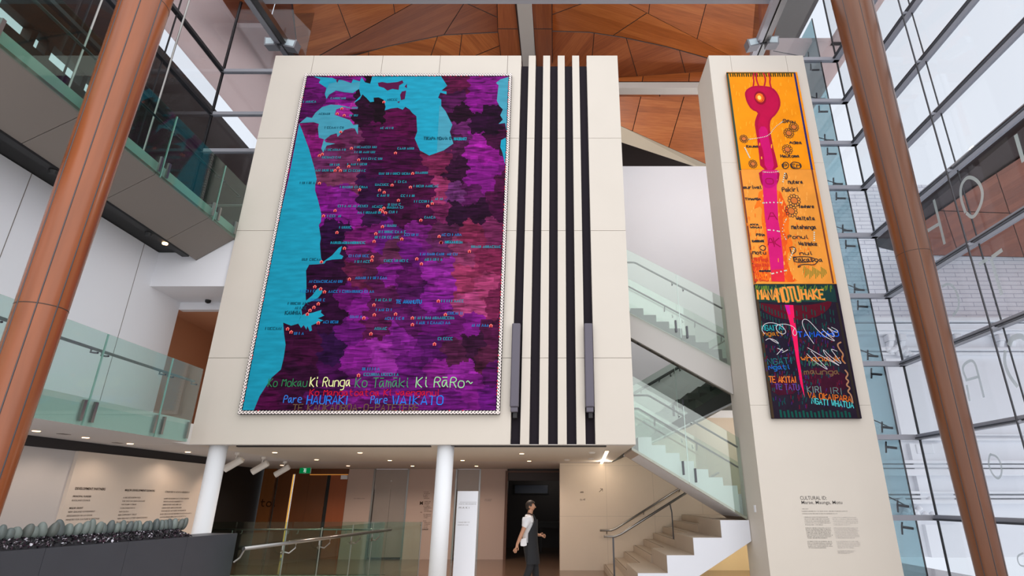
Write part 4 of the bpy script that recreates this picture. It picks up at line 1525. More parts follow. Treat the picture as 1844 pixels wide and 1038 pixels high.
td = empty('timber_door_wall', ((xw[478] + xw[622]) / 2, BACKY, 0), 'dark amber timber wall with double doors and a glowing vertical light line', 'doors')
AM = mat('amber_stained_timber', (132, 78, 34), .45, noise=.12, nscale=3, stretch=(3, 1, .4))
AM2 = mat('deep_brown_timber', (106, 58, 24), .45, noise=.12, nscale=3, stretch=(3, 1, .4))
AM3 = mat('orange_timber', (150, 78, 40), .45, noise=.1, nscale=3, stretch=(3, 1, .4))
xx = {k: onY(k, 900, BACKY - .02).x for k in (466, 489, 494, 520, 523, 551, 583, 589, 621)}
for a, b, mm, dy, nm in ((466, 489, AM, 0, 'wall_leaf'), (489, 494, AM2, .05, 'joint_recess'), (494, 520, AM2, 0, 'wall_leaf'), (523, 551, AM2, .03, 'door_leaf'), (551, 583, AM2, .02, 'door_leaf'), (583, 589, M_BLACK, .05, 'joint_recess'), (589, 621, AM3, .03, 'door_leaf')):
    MB().box(xx[a] + .004, xx[b] - .004, BACKY + dy, BACKY + .15, 0, zt - .0 if a < 520 else zt - .16).build(nm, mm, td)
MB().box(xx[520], xx[621] + .02, BACKY - .01, BACKY + .15, zt - .16, zt).build('head', AM2, td)
MB().box(xx[494] - .012, xx[494] + .012, BACKY - .03, BACKY + .02, 0, zt - .01).build('steel_stile', M_STEEL, td)
x = (xx[520] + xx[523]) / 2
MB().box(x - .010, x + .010, BACKY - .01, BACKY + .02, .05, zt - .17).build('light_line', emat('gold_light_line', (255, 190, 80), .9), td)
MB().box(xx[551], xx[621], BACKY - .012, BACKY, zt - .19, zt - .165).build('head_rail', emat('gold_reveal', (255, 170, 80), .45), td)
MB().box(xx[589] + .36, xx[621], BACKY - .06, BACKY, zt - .32, zt - .2).build('sensor_box', M_WHITE, td)
mb = MB()
for (t_, px, py, hh, wd) in (('toi', 466, 912, .22, .5),):
    o_ = onY(px, py, BACKY - .003)
    hand(mb, 'toi', (o_.x + .05, BACKY - .004, o_.z), (o_.x + .5, BACKY - .004, o_.z), .2, .035)
mb.build('lettering', mat('brown_lettering', (60, 34, 18), .6), td)

p = onY(549.5, 848, 18.4)
ex = empty('exit_sign', p, 'small green exit sign hanging below the lobby ceiling above the timber doors', 'exit sign')
hw, hh = .175, .085
MB().box(p.x - hw, p.x + hw, 18.4, 18.44, p.z - hh, p.z + hh).build('sign_box', M_SIGN, ex)
MB().box(p.x - hw + .004, p.x + hw - .012, 18.395, 18.4, p.z - hh + .004, p.z + hh - .004).build('lit_face', emat('exit_green', (0, 118, 62), .8), ex)
mb = MB()
fy = 18.392
cx, cz = p.x - .01, p.z
mb.disc((cx + .0, fy, cz + .045), .014, (1, 0, 0), (0, 0, 1))
for pts in ([(0, .03), (-.004, -.01)], [(0, .022), (.024, .008), (.03, -.008)], [(0, .022), (-.024, .014), (-.032, .0)], [(-.002, -.008), (.016, -.03), (.012, -.06)], [(-.004, -.008), (-.018, -.034), (-.036, -.04)]):
    mb.ribbon([(cx + a, fy, cz + b) for a, b in pts], .013, (0, -1, 0))
mb.ribbon([(cx + .04, fy, cz - .06), (cx + .04, fy, cz + .06), (cx - .05, fy, cz + .06)], .008, (0, -1, 0))
mb.build('running_figure', emat('exit_white', (230, 245, 235), .8), ex)
MB().box(p.x - .01, p.x + .01, 18.41, 18.43, p.z + hh, BZ0 + .005).build('hanger', M_STEEL, ex)

TY = 11.6
pa, pb = onY(824, 885, TY), onY(861, 885, TY)
tot = empty('totem_sign', ((pa.x + pb.x) / 2, TY, 0), 'tall white freestanding totem sign with small grey lettering in the lobby', 'sign')
MB().box(pa.x, pb.x, TY, TY + .06, .0, pa.z).build('panel', M_SIGN, tot, bevel=.004)
mb = MB()
for px, py, t_, wpx, hpx in ((827, 909, None, 31, 1.4), (826, 916.5, 'M A K I', 19, 3.2), (825, 942, None, 21, 1.6), (824, 946.5, None, 19, 1.2)):
    o_ = onY(px, py, TY)
    w_ = onY(px + wpx, py, TY).x - o_.x
    if t_ is None:
        scribble(mb, (o_.x, TY - .002, o_.z), (o_.x + w_, TY - .002, o_.z), hpx * 10.6 / FPX, .003)
        continue
    add_text(mb, t_, (o_.x, TY - .002, o_.z), (1, 0, 0), (0, 0, 1), hpx * 10.6 / FPX, w_)
mb.ribbon([(onY(828, 908.6, TY).x, TY - .002, onY(828, 907, TY).z + .02), (onY(858, 908.6, TY).x, TY - .002, onY(828, 907, TY).z + .02)], .004, (0, -1, 0))
mb.build('lettering', M_TEXTG, tot)

# directory lettering on the back wall between the lifts
mb = MB()
yb = BACKY - .003
o_ = onY(755.5, 909.5, yb)
add_text(mb, 'M', o_, (1, 0, 0), (0, 0, 1), .1, .1, bold=.03)
for i in range(24):
    py = 887 + i * 2.9
    if i in (5, 13, 17): continue
    l_ = onY(763 + R.uniform(-1, 1), py, yb)
    w_ = R.uniform(.1, .24)
    scribble(mb, l_, l_ + Vector((w_, 0, 0)), .018, .005)
for py in (924, 942, 947):
    l_ = onY(757, py, yb)
    scribble(mb, l_, l_ + Vector((.04, 0, 0)), .03, .008)
l_ = onY(758, 955, yb)
scribble(mb, l_, l_ + Vector((.2, 0, 0)), .03, .009)
o_ = mb.build('directory_lettering', M_TEXT)
tag(o_, 'dark directory lettering on the back wall between the two lifts', 'wall text')
mb = MB()
for px, py, w_ in ((637, 899, .34), (873, 900.5, .22), (873, 903, .2)):
    l_ = onY(px, py, yb)
    scribble(mb, l_, l_ + Vector((w_, 0, 0)), .022, .006)
tag(mb.build('room_lettering', M_TEXTG), 'faint small lettering on the back wall left of the lift and left of the doorway', 'wall text')

# direction marks on the beige stair wall
mb = MB()
ys = STAIRY - .004
for pts in ([(1079, 886.5), (1085, 881)], [(1081, 880.7), (1085, 881), (1085, 885)]):
    mb.ribbon([onY(x, y, ys) for x, y in pts], .012, (0, -1, 0))
for px, py, w_ in ((1045, 888, .07), (1045, 901.5, .04), (1050.5, 901, .03)):
    l_ = onY(px, py, ys)
    scribble(mb, l_, l_ + Vector((w_, 0, 0)), .03, .01)
tag(mb.build('direction_marks', M_TEXT), 'small dark arrow and marks on the beige stair wall', 'wall text')

# donor lettering on the left lobby wall
xd = WLX + .064
mb = MB()


def donor(px, py, text, px2, hpx, bold=0.0):
    a = onX(px, py, xd)
    fw = (a - EYE).dot(FWD)
    b = onX(px2, py + (px2 - px) * .03, xd)
    if text is None:
        hh = hpx * fw / FPX * .8
        scribble(mb, a, (a.x, b.y, a.z), hh, hh * .22, (1, 0, 0))
        return
    add_text(mb, text, a, (0, 1, 0), (0, 0, 1), hpx * fw / FPX, abs(b.y - a.y), bold)


K = 240.0 / 1844
dn = lambda x, y: (110 + x * K, 860 + y * K)
rows = [(190, 172, 610, 'DEVELOPMENT PARTNERS', 34, .02), (160, 276, 415, 'PRINCIPAL FUNDER', 24, .012), (145, 332, 400, 'AUCKLAND COUNCIL', 22, 0),
        (110, 440, 300, 'MAJOR GRANT', 24, .012), (95, 492, 460, 'NEW ZEALAND GOVERNMENT', 22, 0), (78, 545, 425, None, 20, 0), (60, 602, 518, 'MINISTRY FOR CULTURE & HERITAGE', 22, 0),
        (40, 716, 250, None, 20, 0),
        (880, 192, 1295, 'MAJOR DEVELOPMENT DONORS', 28, .02), (858, 290, 1090, None, 20, .008), (845, 338, 1155, None, 18, 0), (838, 386, 1040, None, 18, 0),
        (818, 436, 1015, None, 18, 0), (800, 486, 930, None, 18, 0), (785, 534, 1040, 'ASB COMMUNITY TRUST', 20, 0), (778, 584, 1185, 'NEW ZEALAND LOTTERY GRANTS BOARD', 20, 0), (765, 634, 1045, None, 20, 0),
        (1440, 212, 1770, None, 24, .015), (1425, 302, 1770, None, 18, .004), (1418, 345, 1680, None, 18, .004), (1408, 388, 1655, None, 18, 0), (1395, 434, 1660, None, 18, 0),
        (1385, 476, 1720, None, 18, 0), (1370, 520, 1795, None, 18, 0), (1365, 562, 1720, None, 18, 0), (1350, 608, 1640, None, 18, 0)]
for x0, y0, x1, t_, hp, bo in rows:
    q = dn(x0, y0)
    donor(q[0], q[1], t_, dn(x1, y0)[0], hp * K, bo)
tag(mb.build('donor_lettering', M_TEXT), 'dark brown donor list in three columns on the cream lobby wall above the stones', 'wall text')

# exhibition text on the pillar
mb = MB()
yp = PY_0 - .003
for px, py, t_, px2, hp, bo in ((1441, 900.5, 'CULTURAL ID:', 1489, 6.2, .004), (1443, 908.2, 'Marae, Maunga, Motu', 1517, 5.6, .004)):
    a, b = onY(px, py, yp), onY(px2, py, yp)
    add_text(mb, t_, a, (1, 0, 0), (0, 0, 1), hp * 10.2 / FPX, b.x - a.x, bo)
mb.build('exhibition_title', mat('title_lettering', (96, 92, 90), .7)).name = 'exhibition_title'
t_obj = bpy.data.objects['exhibition_title']
tag(t_obj, 'grey exhibition title lettering on the pillar below the orange painting', 'wall text')
mb = MB()
Kp = 150.0 / 1198


def para(x0, x1, y0, y1, n, fade=0, sk=.0):
    for i in range(n):
        yy = y0 + (y1 - y0) * i / max(1, n - 1)
        s = (yy - y0) * .21
        a = onY(1420 + (x0 + s) * Kp, 880 + yy * Kp, yp)
        b = onY(1420 + (x1 + s - (R.uniform(0, 30) if i < n - 1 else R.uniform(60, 160))) * Kp, 880 + yy * Kp, yp)
        scribble(mb, a, (b.x, b.y, a.z), .012, .0028)


para(195, 345, 300, 300, 1)
para(190, 850, 335, 370, 2)
para(220, 590, 420, 530, 5)
para(245, 610, 575, 720, 8)
para(270, 640, 770, 862, 5)
tag(mb.build('exhibition_text', M_TEXTG), 'small grey paragraphs of exhibition text in the left column on the pillar', 'wall text')
mb = MB()
para(630, 1000, 425, 530, 5)
para(650, 1010, 575, 720, 8)
para(690, 1030, 770, 860, 5)
para(700, 960, 905, 940, 3)
tag(mb.build('exhibition_text', mat('pale_lettering', (176, 170, 166), .7)), 'very faint pale paragraphs of exhibition text in the right column on the pillar', 'wall text')

# ------------------------------------------------------------------ ceiling lamps
M_TRIM = mat('white_lamp_trim', (220, 214, 208), .5)
DLP = [(65.7, 776, 'near the timber column'), (154.5, 788, ''), (234.6, 799, ''), (338.4, 814, 'beside the first white column'), (435.7, 828, ''), (495, 815, ''), (570, 828, ''), (648.4, 815.6, ''), (627, 839, ''),
       (702, 829.4, ''), (742.8, 839.5, ''), (833, 829.4, ''), (858, 839.7, ''), (939.6, 817, ''), (953, 830.6, ''), (508, 838, '')]
for i, (px, py, _) in enumerate(DLP):
    p = onZ(px, py, BZ0)
    cold = px < 360
    lab = 'small round lit downlight in the white soffit under the first floor balcony' if cold else 'small round warm downlight glowing in the lobby ceiling under the stone box'
    grp = 'downlights under the balcony' if cold else 'downlights in the lobby ceiling'
    r = empty('downlight', (p.x, p.y, BZ0), lab, 'downlight', grp)
    MB().lathe([(.062, -.006), (.066, -.003), (.062, .01)], 20, (p.x, p.y, BZ0)).build('trim_ring', M_TRIM, r)
    MB().lathe([(.045, -.012), (.05, -.008), (.045, -.004)], 20, (p.x, p.y, BZ0)).build('lamp_lens', M_LAMP, r)
    add_lamp('downlight_bulb', (p.x, p.y, BZ0 - .05), 62 if not cold else 15, (1.0, .82, .70) if not cold else (1, .82, .66), r, .05, 'SPOT', (0, 0, 0), math.radians(150))
for px, py in ((115, 782), (212, 798)):
    p = onZ(px, py, BZ0)
    o = MB().box(p.x - .05, p.x + .05, p.y - .08, p.y + .08, BZ0 - .006, BZ0 + .004).build('ceiling_vent', M_SOFFIT)
    tag(o, 'small flush grey vent in the white soffit under the balcony', 'vent', 'small vents under the balcony')

pa, pb = onZ(1093, 813, BZ0), onZ(1083, 835, BZ0)
r = empty('linear_light', pa, 'short bright strip light set in the lobby ceiling near the stair', 'strip light')
dd = (pb - pa); 
sdir = Vector((-dd.y, dd.x, 0)).normalized() * .035
MB().prism([pa + sdir, pa - sdir, pb - sdir, pb + sdir], (0, 0, -.012)).build('diffuser', emat('strip_lamp', (255, 226, 190), 5.0), r, fix=True)
MB().prism([pa + sdir * 1.4, pa - sdir * 1.4, pb - sdir * 1.4, pb + sdir * 1.4], (0, 0, -.006)).build('trim', M_TRIM, r, fix=True)
add_lamp('strip_bulb', (pb.x, pb.y - .9, BZ0 - .12), 17, (1, .86, .70), r, .1)
for px, py in ((1021, 828), (1064, 826), (1066, 815)):
    p = onZ(px, py, BZ0)
    o = MB().lathe([(.05, -.03), (.07, -.01), (.07, .004)], 18, (p.x, p.y, BZ0)).build('smoke_detector', M_TRIM)
    tag(o, 'small white ceiling sensor beside the strip light', 'sensor', 'ceiling sensors by the strip light')

for i, (px, py, lab) in enumerate(((421, 836, 'white cylinder spotlight next to the first white column, leftmost of three'), (469, 842, 'white cylinder spotlight in the middle of the three above the black opening'), (508.6, 848, 'white cylinder spotlight nearest the exit sign'))):
    zc = 2.43
    p = onZ(px, py, zc)
    r = empty('spotlight', (p.x, p.y, BZ0), lab, 'spotlight', 'track spotlights above the black opening')
    ax = Vector((.62, .1, .42)).normalized()
    MB().tube([p - ax * .2, p + ax * .17, p + ax * .19], [.075, .075, .05], 20).build('lamp_can', M_TRIM, r, smooth=False)
    can = r.children[0]
    MB().tube([p - ax * .203, p - ax * .18], [.062, .062], 20).build('lens', M_STEEL_D, can)
    MB().tube([p, (p.x + .03, p.y, BZ0 - .05)], .012, 8).build('stem', M_TRIM, r)
    MB().lathe([(.05, -.05), (.05, .003)], 14, (p.x + .03, p.y, BZ0)).build('base', M_TRIM, r)
    add_lamp('spot_bulb', p - ax * .25, 12, (1, .72, .5), r, .05, 'SPOT', (math.radians(55), 0, math.radians(75)), math.radians(80))
# camera dome in the recess
p = onY(375, 541, 11.6)
r = empty('security_camera', p, 'small dark camera on a white bracket under the recess soffit', 'camera')
MB().lathe([(.02, -.07), (.055, -.05), (.06, 0)], 14, p).build('dome', M_BLACK, r)
MB().lathe([(.04, 0), (.04, HD - p.z)], 14, p).build('bracket', M_WHITE, r)

# long grey wall light housings over the dark slots
for i, (px0, px1, lab) in enumerate(((922, 938, 'long dark grey light housing at the foot of the leftmost dark slot'), (1052, 1068, 'long dark grey light housing at the foot of the rightmost dark slot'))):
    yv = BY - .13
    a, b = onY(px0, 590, yv), onY(px1, 590, yv)
    z1, z0 = onY(px0, 582, yv).z, onY(px0, 738, yv).z
    r = empty('wall_light_housing', ((a.x + b.x) / 2, BY, z0), lab, 'light housing', 'tall light housings on the stone box')
    MB().box(a.x, b.x - .01, yv, BY + .0, z0 + .05, z1).build('body', M_LAMPBODY, r, bevel=.02)
    MB().box(a.x + .015, b.x - .025, yv + .02, BY - .01, z0 - .04, z0 + .05).build('end_cap', M_LAMPBODY, r, bevel=.01)
    MB().box(a.x + .06, b.x - .04, BY - .05, BY + .13, z0 - .14, z0 + .3).build('bracket', M_DARK, r)

# dark room beyond the doorway: screen, wall panel and table
p = onY(959, 885, 23.85)
o = empty('wall_screen', p, 'dim blue screen high on the wall of the dark room beyond the doorway', 'screen')
MB().box(p.x - .75, p.x + .65, 23.83, 23.9, p.z - .12, p.z + .25).build('casing', M_BLACK, o)
MB().box(p.x - .7, p.x + .6, 23.825, 23.83, p.z - .08, p.z + .22).build('screen_face', mat('dim_blue_screen', (16, 32, 62), .3), o)
t = empty('dark_table', (-.35, 22.0, 0), 'black table standing in the dark room beyond the doorway', 'table')
MB().box(-1.15, .75, 21.7, 22.5, .8, .98).build('top', M_BLACK, t)
for x in (-1.08, -.62, .1, .62):
    MB().box(x, x + .06, 21.75, 21.81, 0, .8).build('leg', M_BLACK, t)
add_lamp('dark_room_lamp', (-.3, 22.8, 2.5), 6, (1, .9, .8))
add_lamp('landing_fill', (5.0, 14.6, 3.7), 70, (1, .92, .82), None, .12)  # added fill to lighten the wall below the upper landing
add_lamp('under_stair_lamp', (4.6, 14.2, .75), 90, (1, .85, .5), None, .15)

# ------------------------------------------------------------------ the large purple map painting
PYF = BY - .09                    # painted face
SEA = (24, 140, 168)


def z7(x, y): return (420 + x / 3.2442, 120 + y / 3.2442)
def z8(x, y): return (420 + x / 3.146, 430 + y / 3.146)


def pp(q, dy=0.0):
    return onY(q[0], q[1], PYF - dy)


m1 = empty('map_painting', (-3.5, BY, 4), 'huge purple and turquoise painted map with place names and a scalloped white border', 'painting')
cTL, cTR, cBR, cBL = [pp(q) for q in ((549, 133), (922, 133), (899.5, 747), (428, 746))]
X0, X1, Z0, Z1 = (cTL.x + cBL.x) / 2, (cTR.x + cBR.x) / 2, (cBL.z + cBR.z) / 2, cTL.z
MB().box(X0, X1, PYF + .004, BY - .021, Z0, Z1).build('stretcher_board', M_BLACK, m1)

SAMPLES = [(565,145,105,15,105),(559,197,85,10,85),(617,172,120,15,120),(654,197,40,5,35),(620,203,150,30,130),(682,188,25,5,20),(713,212,80,5,60),(697,249,75,5,60),(716,311,65,5,55),
(821,151,90,15,60),(821,182,70,15,65),(858,182,120,15,120),(876,151,125,20,125),(830,203,35,5,30),(867,216,40,5,40),(888,228,35,5,35),(830,234,95,30,90),(858,259,140,25,135),(882,274,135,20,130),
(895,249,60,10,50),(858,311,125,20,125),(882,317,120,20,120),(821,259,70,20,60),(821,311,50,10,45),(795,293,110,30,70),(795,348,140,45,90),(818,348,105,45,105),(848,351,85,20,80),(821,382,40,10,40),
(858,382,40,8,38),(793,382,110,30,80),(901,336,75,15,60),(901,382,60,10,50),(559,237,110,20,85),(562,259,130,20,110),(599,249,100,30,75),(630,243,95,35,75),(593,293,105,40,90),(593,323,110,50,80),
(633,293,100,40,80),(630,323,110,45,80),(660,293,65,10,60),(667,259,60,5,50),(593,345,115,20,115),(617,348,115,25,120),(593,376,120,20,125),(630,379,130,25,130),(660,342,50,10,55),(667,388,55,15,60),
(713,336,60,8,50),(728,385,60,8,50),(765,336,70,8,55),(768,382,70,10,60),(605,419,45,10,55),(667,422,110,20,100),(697,428,95,20,110),(753,422,110,25,110),(799,422,85,30,70),(852,416,120,35,70),(892,416,110,35,80),
(604,494,45,10,45),(573,500,45,8,45),(598,462,42,8,45),(642,449,115,25,100),(642,494,90,25,60),(706,449,90,35,70),(662,481,75,25,60),(706,494,120,25,125),(731,494,85,15,85),(738,449,100,20,110),(792,449,95,35,85),
(795,487,135,35,140),(789,509,130,30,135),(833,455,130,50,90),(843,500,150,50,90),(871,468,125,35,75),(871,519,155,55,100),(849,551,160,60,110),(890,538,110,30,70),(630,532,95,15,95),(643,557,125,25,130),
(598,563,45,8,45),(598,633,45,12,60),(553,636,60,10,50),(525,621,55,10,45),(630,595,95,18,105),(636,646,120,25,125),(674,582,85,20,70),(690,535,80,20,70),(738,535,75,15,80),(693,637,140,40,145),(722,614,125,30,135),
(738,573,85,18,85),(738,652,95,18,105),(785,541,120,25,130),(785,579,95,15,100),(817,595,90,15,90),(779,633,80,15,90),(817,633,75,25,60),(855,621,50,15,45),(849,582,110,20,115),(884,608,75,18,60),(878,640,70,22,50),
(890,671,80,15,85),(824,678,130,30,135),(789,671,120,25,120),(843,703,115,22,120),(890,716,95,15,110),(642,678,110,25,115),(598,678,65,10,70),(547,678,50,10,45),(515,710,60,10,50),(484,729,75,10,60),(579,716,80,15,80),
(674,710,110,22,115),(674,732,85,15,85),(770,716,110,20,115),(817,732,100,18,110)]


def painted_grid(name, x0, x1, z0, z1, nx, nz, colour, y, m, parent):
    """flat painted surface whose pigment varies patch by patch (face corner colours)"""
    me = bpy.data.meshes.new(name)
    off = root_loc(parent)
    vs = [(x0 + (x1 - x0) * i / nx - off.x, y - off.y, z0 + (z1 - z0) * j / nz - off.z) for j in range(nz + 1) for i in range(nx + 1)]
    fs = [(j * (nx + 1) + i, j * (nx + 1) + i + 1, (j + 1) * (nx + 1) + i + 1, (j + 1) * (nx + 1) + i) for j in range(nz) for i in range(nx)]
    me.from_pydata(vs, [], fs)
    ca = me.color_attributes.new('pigment', 'FLOAT_COLOR', 'CORNER')
    for p in me.polygons:
        c = colour(x0 + (x1 - x0) * ((p.index % nx) + .5) / nx, z0 + (z1 - z0) * ((p.index // nx) + .5) / nz)
        for l in p.loop_indices:
            ca.data[l].color = c
    me.materials.append(m)
    o = bpy.data.objects.new(name, me)
    COL.objects.link(o)
    o.parent = parent
    return o


jit = {}


def land(x, z):
    px, py = proj(Vector((x, PYF, z)))
    px += 5 * math.sin(z * 9 + 3 * math.sin(x * 4)) + 3 * math.sin(z * 31 + x * 7)
    py += 4 * math.sin(x * 11 + 2 * math.sin(z * 5)) + 2 * math.sin(x * 37)
    best, bd = None, 1e9
    for s in SAMPLES:
        d = max(abs(s[0] - px) * 1.0, abs(s[1] - py) * .8) + .15 * (abs(s[0] - px) + abs(s[1] - py))
        if d < bd:
            best, bd = s, d
    k = (int((x + 50) / .16 + .5 * (int(z / .11) % 2)), int(z / .11))
    if k not in jit:
        jit[k] = R.uniform(.78, 1.25)
    c = lin(best[2:])
    return tuple(min(1, .62 * v * jit[k]) for v in c[:3]) + (1,)


bw = .075
painted_grid('land_field', X0, X1, Z0, Z1, 200, 320, land, PYF, paint_mat('brushed_land_paint', .6, .7, (1.0, 1, 6.5), 2.6), m1)

SEAM = mat('turquoise_sea_paint', SEA, .6, noise=.38, nscale=2.2, stretch=(1.2, 1, 6))
SEAL = mat('pale_turquoise_sea_paint', (62, 140, 162), .6, noise=.3, nscale=2.4, stretch=(1.2, 1, 6))


def shape(name, pts, m, dy, parent=m1):
    MB().poly([pp(q, dy) for q in pts]).build(name, m, parent)


west = [z7(x, y) for x, y in ((385, 330), (402, 372), (442, 480), (476, 600), (488, 660), (479, 690), (478, 725), (495, 780), (514, 860), (512, 908), (500, 926), (512, 1002))] + \
       [z8(x, y) for x, y in ((491, 30), (497, 108), (506, 134), (560, 95), (598, 52), (616, 42), (610, 70), (602, 88), (624, 100), (616, 115), (560, 119), (526, 126), (516, 142), (470, 146), (430, 148), (412, 182),
                              (414, 222), (415, 280), (410, 310), (412, 352), (448, 322), (468, 294), (482, 281), (506, 295), (500, 312), (480, 336), (442, 356), (412, 366), (386, 400), (390, 432), (370, 466),
                              (382, 440), (402, 428), (450, 420), (500, 404), (497, 420), (516, 436), (480, 452), (510, 464), (442, 492), (446, 520), (434, 526), (420, 496), (414, 516), (400, 490), (384, 506),
                              (368, 482), (328, 494), (283, 476), (288, 540), (297, 602), (285, 680), (270, 742), (220, 786), (190, 830), (150, 892), (113, 982))]
west += [(435, 740.5), (447, 684), (470, 565), (496, 425), (520, 320)]
shape('sea', west, SEAM, .002)
north = [(470, 58), (510, 75), (500, 95), (545, 125), (535, 160), (545, 190), (560, 165), (600, 140), (650, 150), (700, 155), (735, 130), (745, 170), (710, 205), (702, 215), (740, 190), (755, 162), (780, 185), (800, 208), (822, 205),
         (820, 182), (850, 180), (880, 195), (890, 235), (885, 256), (920, 245), (960, 240), (990, 252), (1005, 235), (1030, 250), (1045, 270), (1070, 290), (1075, 380), (1060, 420), (1090, 490), (1145, 520), (1230, 490),
         (1286, 450), (1265, 380), (1280, 340), (1240, 260), (1215, 230), (1215, 192), (1197, 182), (1210, 152), (1246, 162), (1246, 145), (1217, 140), (1250, 112), (1215, 58), (812, 58), (800, 100), (770, 92), (750, 62),
         (740, 86), (700, 75), (690, 97), (640, 80), (600, 76), (580, 66)]
shape('sea', [z7(*q) for q in north], SEAM, .002)
shape('pale_sea', [z7(*q) for q in ((1205, 225), (1215, 232), (1240, 262), (1280, 342), (1265, 382), (1286, 450), (1230, 490), (1190, 502), (1195, 400))], SEAL, .003)
shape('pale_sea', [z7(*q) for q in ((560, 100), (640, 82), (690, 97), (742, 88), (735, 130), (700, 153), (650, 148), (600, 138), (562, 162), (545, 185), (540, 150))], SEAL, .003)
manukau = [(388, 330), (430, 295), (460, 300), (480, 270), (520, 236), (570, 222), (620, 225), (650, 232), (692, 241), (640, 237), (602, 250), (592, 282), (650, 302), (680, 312), (702, 342), (730, 338), (728, 398), (710, 362),
           (690, 360), (650, 370), (610, 412), (604, 390), (570, 400), (532, 430), (540, 442), (596, 451), (546, 462), (526, 502), (514, 480), (530, 425), (500, 415), (495, 360), (500, 335), (470, 325)]
shape('sea', [z7(*q) for q in manukau], SEAL, .002)
shape('sea', [z7(*q) for q in ((1617, 58), (1560, 75), (1535, 95), (1550, 110), (1545, 150), (1540, 200), (1555, 230), (1575, 250), (1560, 285), (1575, 310), (1550, 335), (1588, 330), (1596, 375), (1605, 290), (1611, 200))], SEAL, .002)
shape('sea', [z7(*q) for q in ((1592, 415), (1565, 430), (1560, 470), (1572, 500), (1585, 560), (1593, 578), (1598, 480))], SEAM, .002)
IS = mat('maroon_island_paint', (78, 6, 58), .6, noise=.2)
for q in (((845, 95), (870, 90), (900, 96), (960, 90), (988, 80), (995, 95), (970, 110), (966, 136), (930, 130), (900, 140), (880, 124), (850, 115)), ((985, 146), (1010, 140), (1002, 190), (980, 196), (975, 165)),
          ((1000, 117), (1015, 100), (1015, 126)), ((958, 206), (974, 202), (968, 214)), ((600, 80), (620, 70), (608, 95))):
    shape('island', [z7(*p) for p in q], IS, .004)

# scalloped border: black band with little white hooks
mb = MB()
for a, b, c, d in ((X0, X1, Z1 - bw, Z1), (X0, X1, Z0, Z0 + bw), (X0, X0 + bw, Z0, Z1), (X1 - bw, X1, Z0, Z1)):
    mb.quad((a, PYF - .0045, c), (b, PYF - .0045, c), (b, PYF - .0045, d), (a, PYF - .0045, d))
mb.build('border_band', mat('black_border_paint', (26, 16, 22), .6), m1)
wh, rd = MB(), MB()


def hook(c, t, nn, r, mbx):
    pts = []
    for i in range(8):
        a = -0.4 + i * .72
        rr = r * (1 - .055 * i)
        pts.append(c + t * (rr * math.cos(a)) + nn * (rr * math.sin(a)))
    mbx.ribbon(pts, .022, (0, -1, 0))


per = [(Vector((X0, 0, Z1 - bw / 2)), Vector((1, 0, 0)), X1 - X0, Vector((0, 0, 1)), .35), (Vector((X0, 0, Z0 + bw / 2)), Vector((1, 0, 0)), X1 - X0, Vector((0, 0, -1)), .06),
       (Vector((X0 + bw / 2, 0, Z0)), Vector((0, 0, 1)), Z1 - Z0, Vector((-1, 0, 0)), .12), (Vector((X1 - bw / 2, 0, Z0)), Vector((0, 0, 1)), Z1 - Z0, Vector((1, 0, 0)), .45)]
for p0, t, L_, nn, redp in per:
    nH = int(L_ / .062)
    for i in range(nH):
        c = p0 + t * (L_ * (i + .5) / nH)
        c.y = PYF - .006
        hook(c, t, nn, .029, wh)
        if R.random() < redp:
            c2 = c + t * .03 - nn * .028
            rd.disc(c2, .014, (1, 0, 0), (0, 0, 1), 8)
wh.build('border_hooks', mat('white_border_paint', (232, 220, 216), .6), m1)
rd.build('border_dots', mat('red_border_paint', (196, 30, 48), .6), m1)

HOUSES = [z7(*q) for q in ((635, 245), (608, 275), (648, 285), (628, 382), (690, 478), (948, 505), (503, 520), (520, 512), (733, 545), (675, 583), (613, 592), (595, 608), (626, 608), (503, 682), (738, 720), (855, 722), (882, 735), (928, 693),
          (1048, 625), (1035, 705), (965, 782), (880, 828), (860, 838), (873, 847), (890, 855), (1137, 815), (1163, 800), (595, 842), (527, 873), (1096, 898), (872, 936), (833, 977), (606, 970), (985, 1008), (823, 1022), (1203, 993), (1213, 1028), (880, 207))] + \
         [z8(*q) for q in ((630, 55), (500, 132), (788, 103), (785, 123), (1040, 115), (1066, 143), (1338, 72), (1178, 22), (658, 230), (462, 273), (495, 285), (517, 302), (482, 370), (457, 390), (435, 407), (420, 428), (797, 376), (799, 432),
          (740, 450), (920, 428), (1015, 450), (1015, 488), (1162, 354), (1202, 431), (482, 478), (308, 512), (328, 530), (780, 540), (1140, 598), (1460, 494), (710, 775))]
hb, hi = MB(), MB()
for q in HOUSES:
    c = pp(q, .006)
    s = .040
    hb.poly([c + Vector((a * s, 0, b * s)) for a, b in ((-.7, -.8), (.7, -.8), (.75, .1), (1.05, .1), (0, 1), (-1.05, .1), (-.75, .1))])
    c = pp(q, .0075)
    hi.poly([c + Vector((a * s, 0, b * s)) for a, b in ((-.42, -.8), (.42, -.8), (.42, .1), (0, .55), (-.42, .1))])
hb.build('house_marks', mat('coral_house_paint', (240, 120, 110), .6), m1)
hi.build('house_fills', mat('crimson_house_paint', (150, 14, 40), .6), m1)

